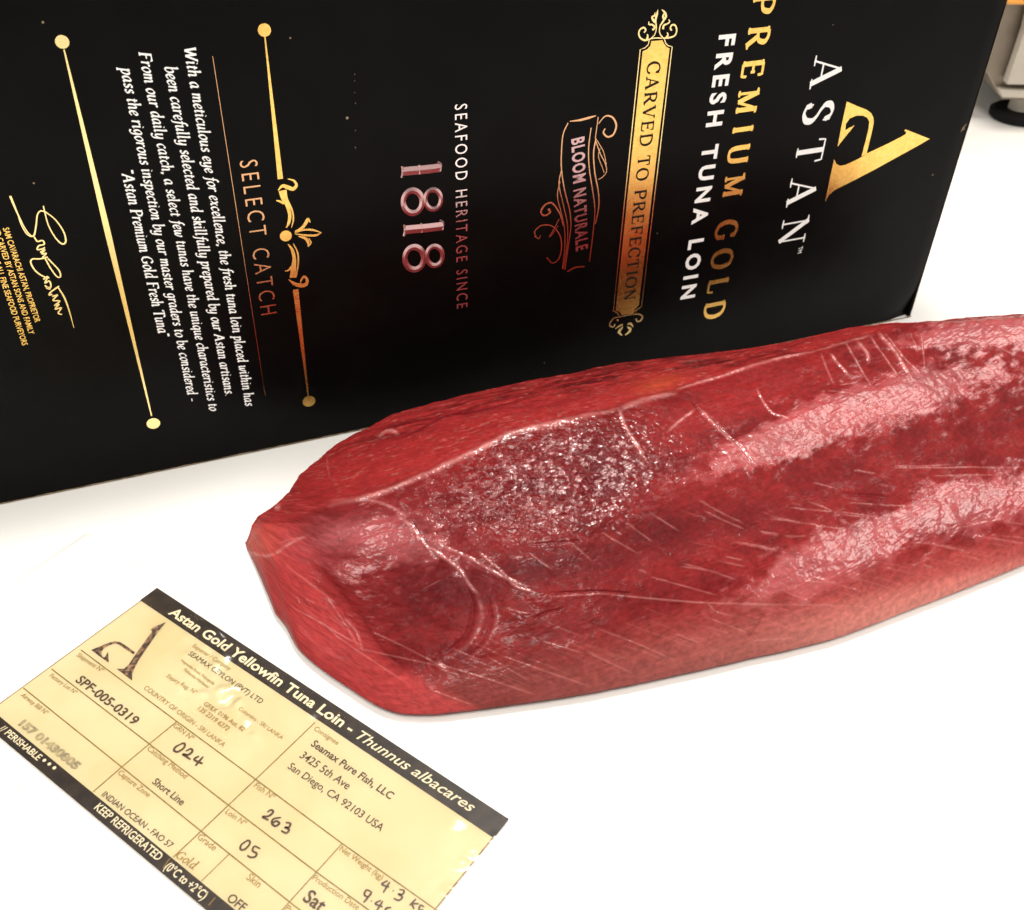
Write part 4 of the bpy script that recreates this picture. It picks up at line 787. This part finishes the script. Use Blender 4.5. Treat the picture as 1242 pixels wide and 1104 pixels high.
    mot = fbm(U / 2.2, Vv / 2.0, 4, 90); base *= (0.70 + .62 * mot)[..., None]; fibc = fbm(U / 9 + Vv / 10, Vv / .9 - U / 7, 3, 60); base *= (.82 + .36 * fibc)[..., None]
    back = np.clip((np.arange(NT) - (nf + nk + 6)) / 12, 0, 1)[None] * np.ones((NA, 1)); mix((.12, .02, .015), back * .7)  # back darkened in colour to dim its reflection in the foil
    mix((.62, .24, .22), SEP * .33); mix((.66, .26, .25), RID * .5); mix((.10, .004, .008), GRO * .65)
    mix((.66, .34, .34), np.clip((idv - .55) * 4, 0, 1) * np.clip(cell * 1.6, 0, 1) * gran * .36); mix((.47, .11, .12), sheen * .24)  # pale flecks; the sheen is also painted into the flesh colour
    fleck = np.clip((idv - .50) * 4, 0, 1) * np.clip(cell * 1.8, 0, 1)
    rough = 0.42 + .16 * (fbm(U / 7, Vv / 5, 3, 50) - .5) - .12 * gran - .02 * (wetR + wetL) + .10 * low
    coat = np.clip(.02 + gran * (.12 + .95 * fleck) + sheen * np.clip(.30 + 1.25 * fbm(U / 1.6, Vv / 1.1, 3, 171) * (.55 + .9 * fbm(U / 6, Vv / 4, 3, 173)), 0, 1.1) + .8 * RID + .35 * SEP - .2 * cav + .22 * wn, 0.0, 1)
    # ---- mesh
    nv = NA * NT; me = bpy.data.meshes.new("tuna_loin"); idx = np.arange(nv).reshape(NA, NT); nxt = np.roll(idx, -1, 1)
    Fq = np.stack([idx[:-1], idx[1:], nxt[1:], nxt[:-1]], -1).reshape(-1, 4)
    cap0, cap1 = nv, nv + 1; cen = np.vstack([P[0].mean(0), P[-1].mean(0)])
    Vt = np.vstack([P.reshape(-1, 3), cen]); t0 = np.stack([np.full(NT, cap0), idx[0], nxt[0]], -1); t1 = np.stack([np.full(NT, cap1), nxt[-1], idx[-1]], -1)
    loops = np.concatenate([Fq.ravel(), t0.ravel(), t1.ravel()]); starts = np.concatenate([np.arange(len(Fq)) * 4, len(Fq) * 4 + np.arange(2 * NT) * 3]); tot = np.concatenate([np.full(len(Fq), 4), np.full(2 * NT, 3)])
    me.vertices.add(len(Vt)); me.vertices.foreach_set("co", Vt.astype(np.float32).ravel()); me.loops.add(len(loops)); me.loops.foreach_set("vertex_index", loops.astype(np.int32))
    me.polygons.add(len(starts)); me.polygons.foreach_set("loop_start", starts.astype(np.int32)); me.polygons.foreach_set("loop_total", tot.astype(np.int32)); me.update(calc_edges=True); me.validate(); me.shade_smooth()
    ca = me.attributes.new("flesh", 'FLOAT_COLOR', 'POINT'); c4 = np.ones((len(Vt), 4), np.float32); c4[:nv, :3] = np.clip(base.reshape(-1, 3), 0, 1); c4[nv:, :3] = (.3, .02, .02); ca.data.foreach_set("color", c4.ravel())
    cb_ = me.attributes.new("wet", 'FLOAT_COLOR', 'POINT'); c4 = np.ones((len(Vt), 4), np.float32) * .4; c4[:nv, 0] = np.clip(rough, .1, .8).ravel(); c4[:nv, 1] = coat.ravel(); c4[:nv, 2] = np.clip(.17 + .10 * sheen * (1 - gran) - .11 * gran * fleck + .05 * gran, .07, .36).ravel(); cb_.data.foreach_set("color", c4.ravel())
    m = bpy.data.materials.new("raw_tuna_flesh"); m.use_nodes = True; nt = m.node_tree; b = nt.nodes["Principled BSDF"]
    a1_ = nt.nodes.new("ShaderNodeAttribute"); a1_.attribute_name = "flesh"; a2_ = nt.nodes.new("ShaderNodeAttribute"); a2_.attribute_name = "wet"; sp = nt.nodes.new("ShaderNodeSeparateColor")
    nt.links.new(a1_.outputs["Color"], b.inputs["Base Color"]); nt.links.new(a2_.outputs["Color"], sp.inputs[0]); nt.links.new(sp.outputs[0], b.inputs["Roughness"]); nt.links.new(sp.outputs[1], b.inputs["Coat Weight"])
    nt.links.new(sp.outputs[2], b.inputs["Coat Roughness"]); b.inputs["Coat IOR"].default_value = 1.75; b.inputs["Specular IOR Level"].default_value = 0.07
    b.inputs["Subsurface Weight"].default_value = 0.12; b.inputs["Subsurface Radius"].default_value = (1.0, .2, .15); b.inputs["Subsurface Scale"].default_value = 0.003
    nz = nt.nodes.new("ShaderNodeTexNoise"); nz.inputs["Scale"].default_value = 1100; nz.inputs["Detail"].default_value = 3; bp = nt.nodes.new("ShaderNodeBump"); bp.inputs["Distance"].default_value = 0.00010; tc = nt.nodes.new("ShaderNodeTexCoord")
    nt.links.new(tc.outputs["Object"], nz.inputs["Vector"]); nt.links.new(nz.outputs["Fac"], bp.inputs["Height"]); nt.links.new(bp.outputs["Normal"], b.inputs["Normal"])
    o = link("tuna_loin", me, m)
    tag(o, "large raw deep red tuna loin with pale muscle lines lying on the white board", "fish")
build_tuna()

# ------------------------------------------------------------------ machine beyond the board, top right
def build_machine():
    zc = -0.018
    root = bpy.data.objects.new("kitchen_machine", None); COL.objects.link(root); f = on_z([(1222, 148)], zc)[0]; root.location = (0, 0, 0)
    tag(root, "steel kitchen machine on a black rubber foot behind the right end of the carton", "machine")
    def lathe(name, c, prof, m, n=40):
        V = [(c[0] + r * cos(2 * pi * i / n), c[1] + r * sin(2 * pi * i / n), z) for r, z in prof for i in range(n)]
        F = [(j * n + i, j * n + (i + 1) % n, (j + 1) * n + (i + 1) % n, (j + 1) * n + i) for j in range(len(prof) - 1) for i in range(n)] + [tuple(range(n - 1, -1, -1)), tuple(range((len(prof) - 1) * n, len(prof) * n))]
        return link(name, mesh(name, V, F, False), m, root)
    f = on_z([(1233, 143)], zc)[0]
    lathe("rubber_foot", f, [(.030, zc), (.034, zc + .003), (.034, zc + .009), (.030, zc + .012)], M['rubber'])
    lathe("foot_stem", f, [(.014, zc + .012), (.014, zc + .030)], M['panel'])
    def on_y(p, y):
        d = rays(p); t = y / d[:, 1]; return CAMP + d * t[:, None]
    def upright(name, pts, y, depth, m, bev=.002):
        A = on_y(pts, y); n = len(A); V = np.vstack([A, A + np.array([0, depth, 0])])
        o = link(name, mesh(name, V, [tuple(range(n)), tuple(range(2 * n - 1, n - 1, -1))] + [(i, i + n, (i + 1) % n + n, (i + 1) % n) for i in range(n)]), m, root)
        bv = o.modifiers.new("bevel", 'BEVEL'); bv.width = bev; bv.segments = 3; bv.limit_method = 'ANGLE'
        return o
    y = f[1]
    upright("body", [(1130, -60), (1400, -60), (1400, 128), (1216, 121), (1210, 113), (1197, 88), (1130, 40)], y - .020, .26, M['steel'])
    upright("front_panel", [(1221, 103), (1380, 107), (1380, -40), (1262, -40), (1243, 38)], y - .040, .015, M['panel'])
    upright("lower_rail", [(1212, 109), (1380, 114), (1380, 124), (1216, 119)], y - .036, .012, M['panel'])
    upright("orange_drawer", [(1222.5, -40), (1380, -40), (1380, 9), (1221.5, 6)], y - .075, .05, M['orange'])
build_machine()
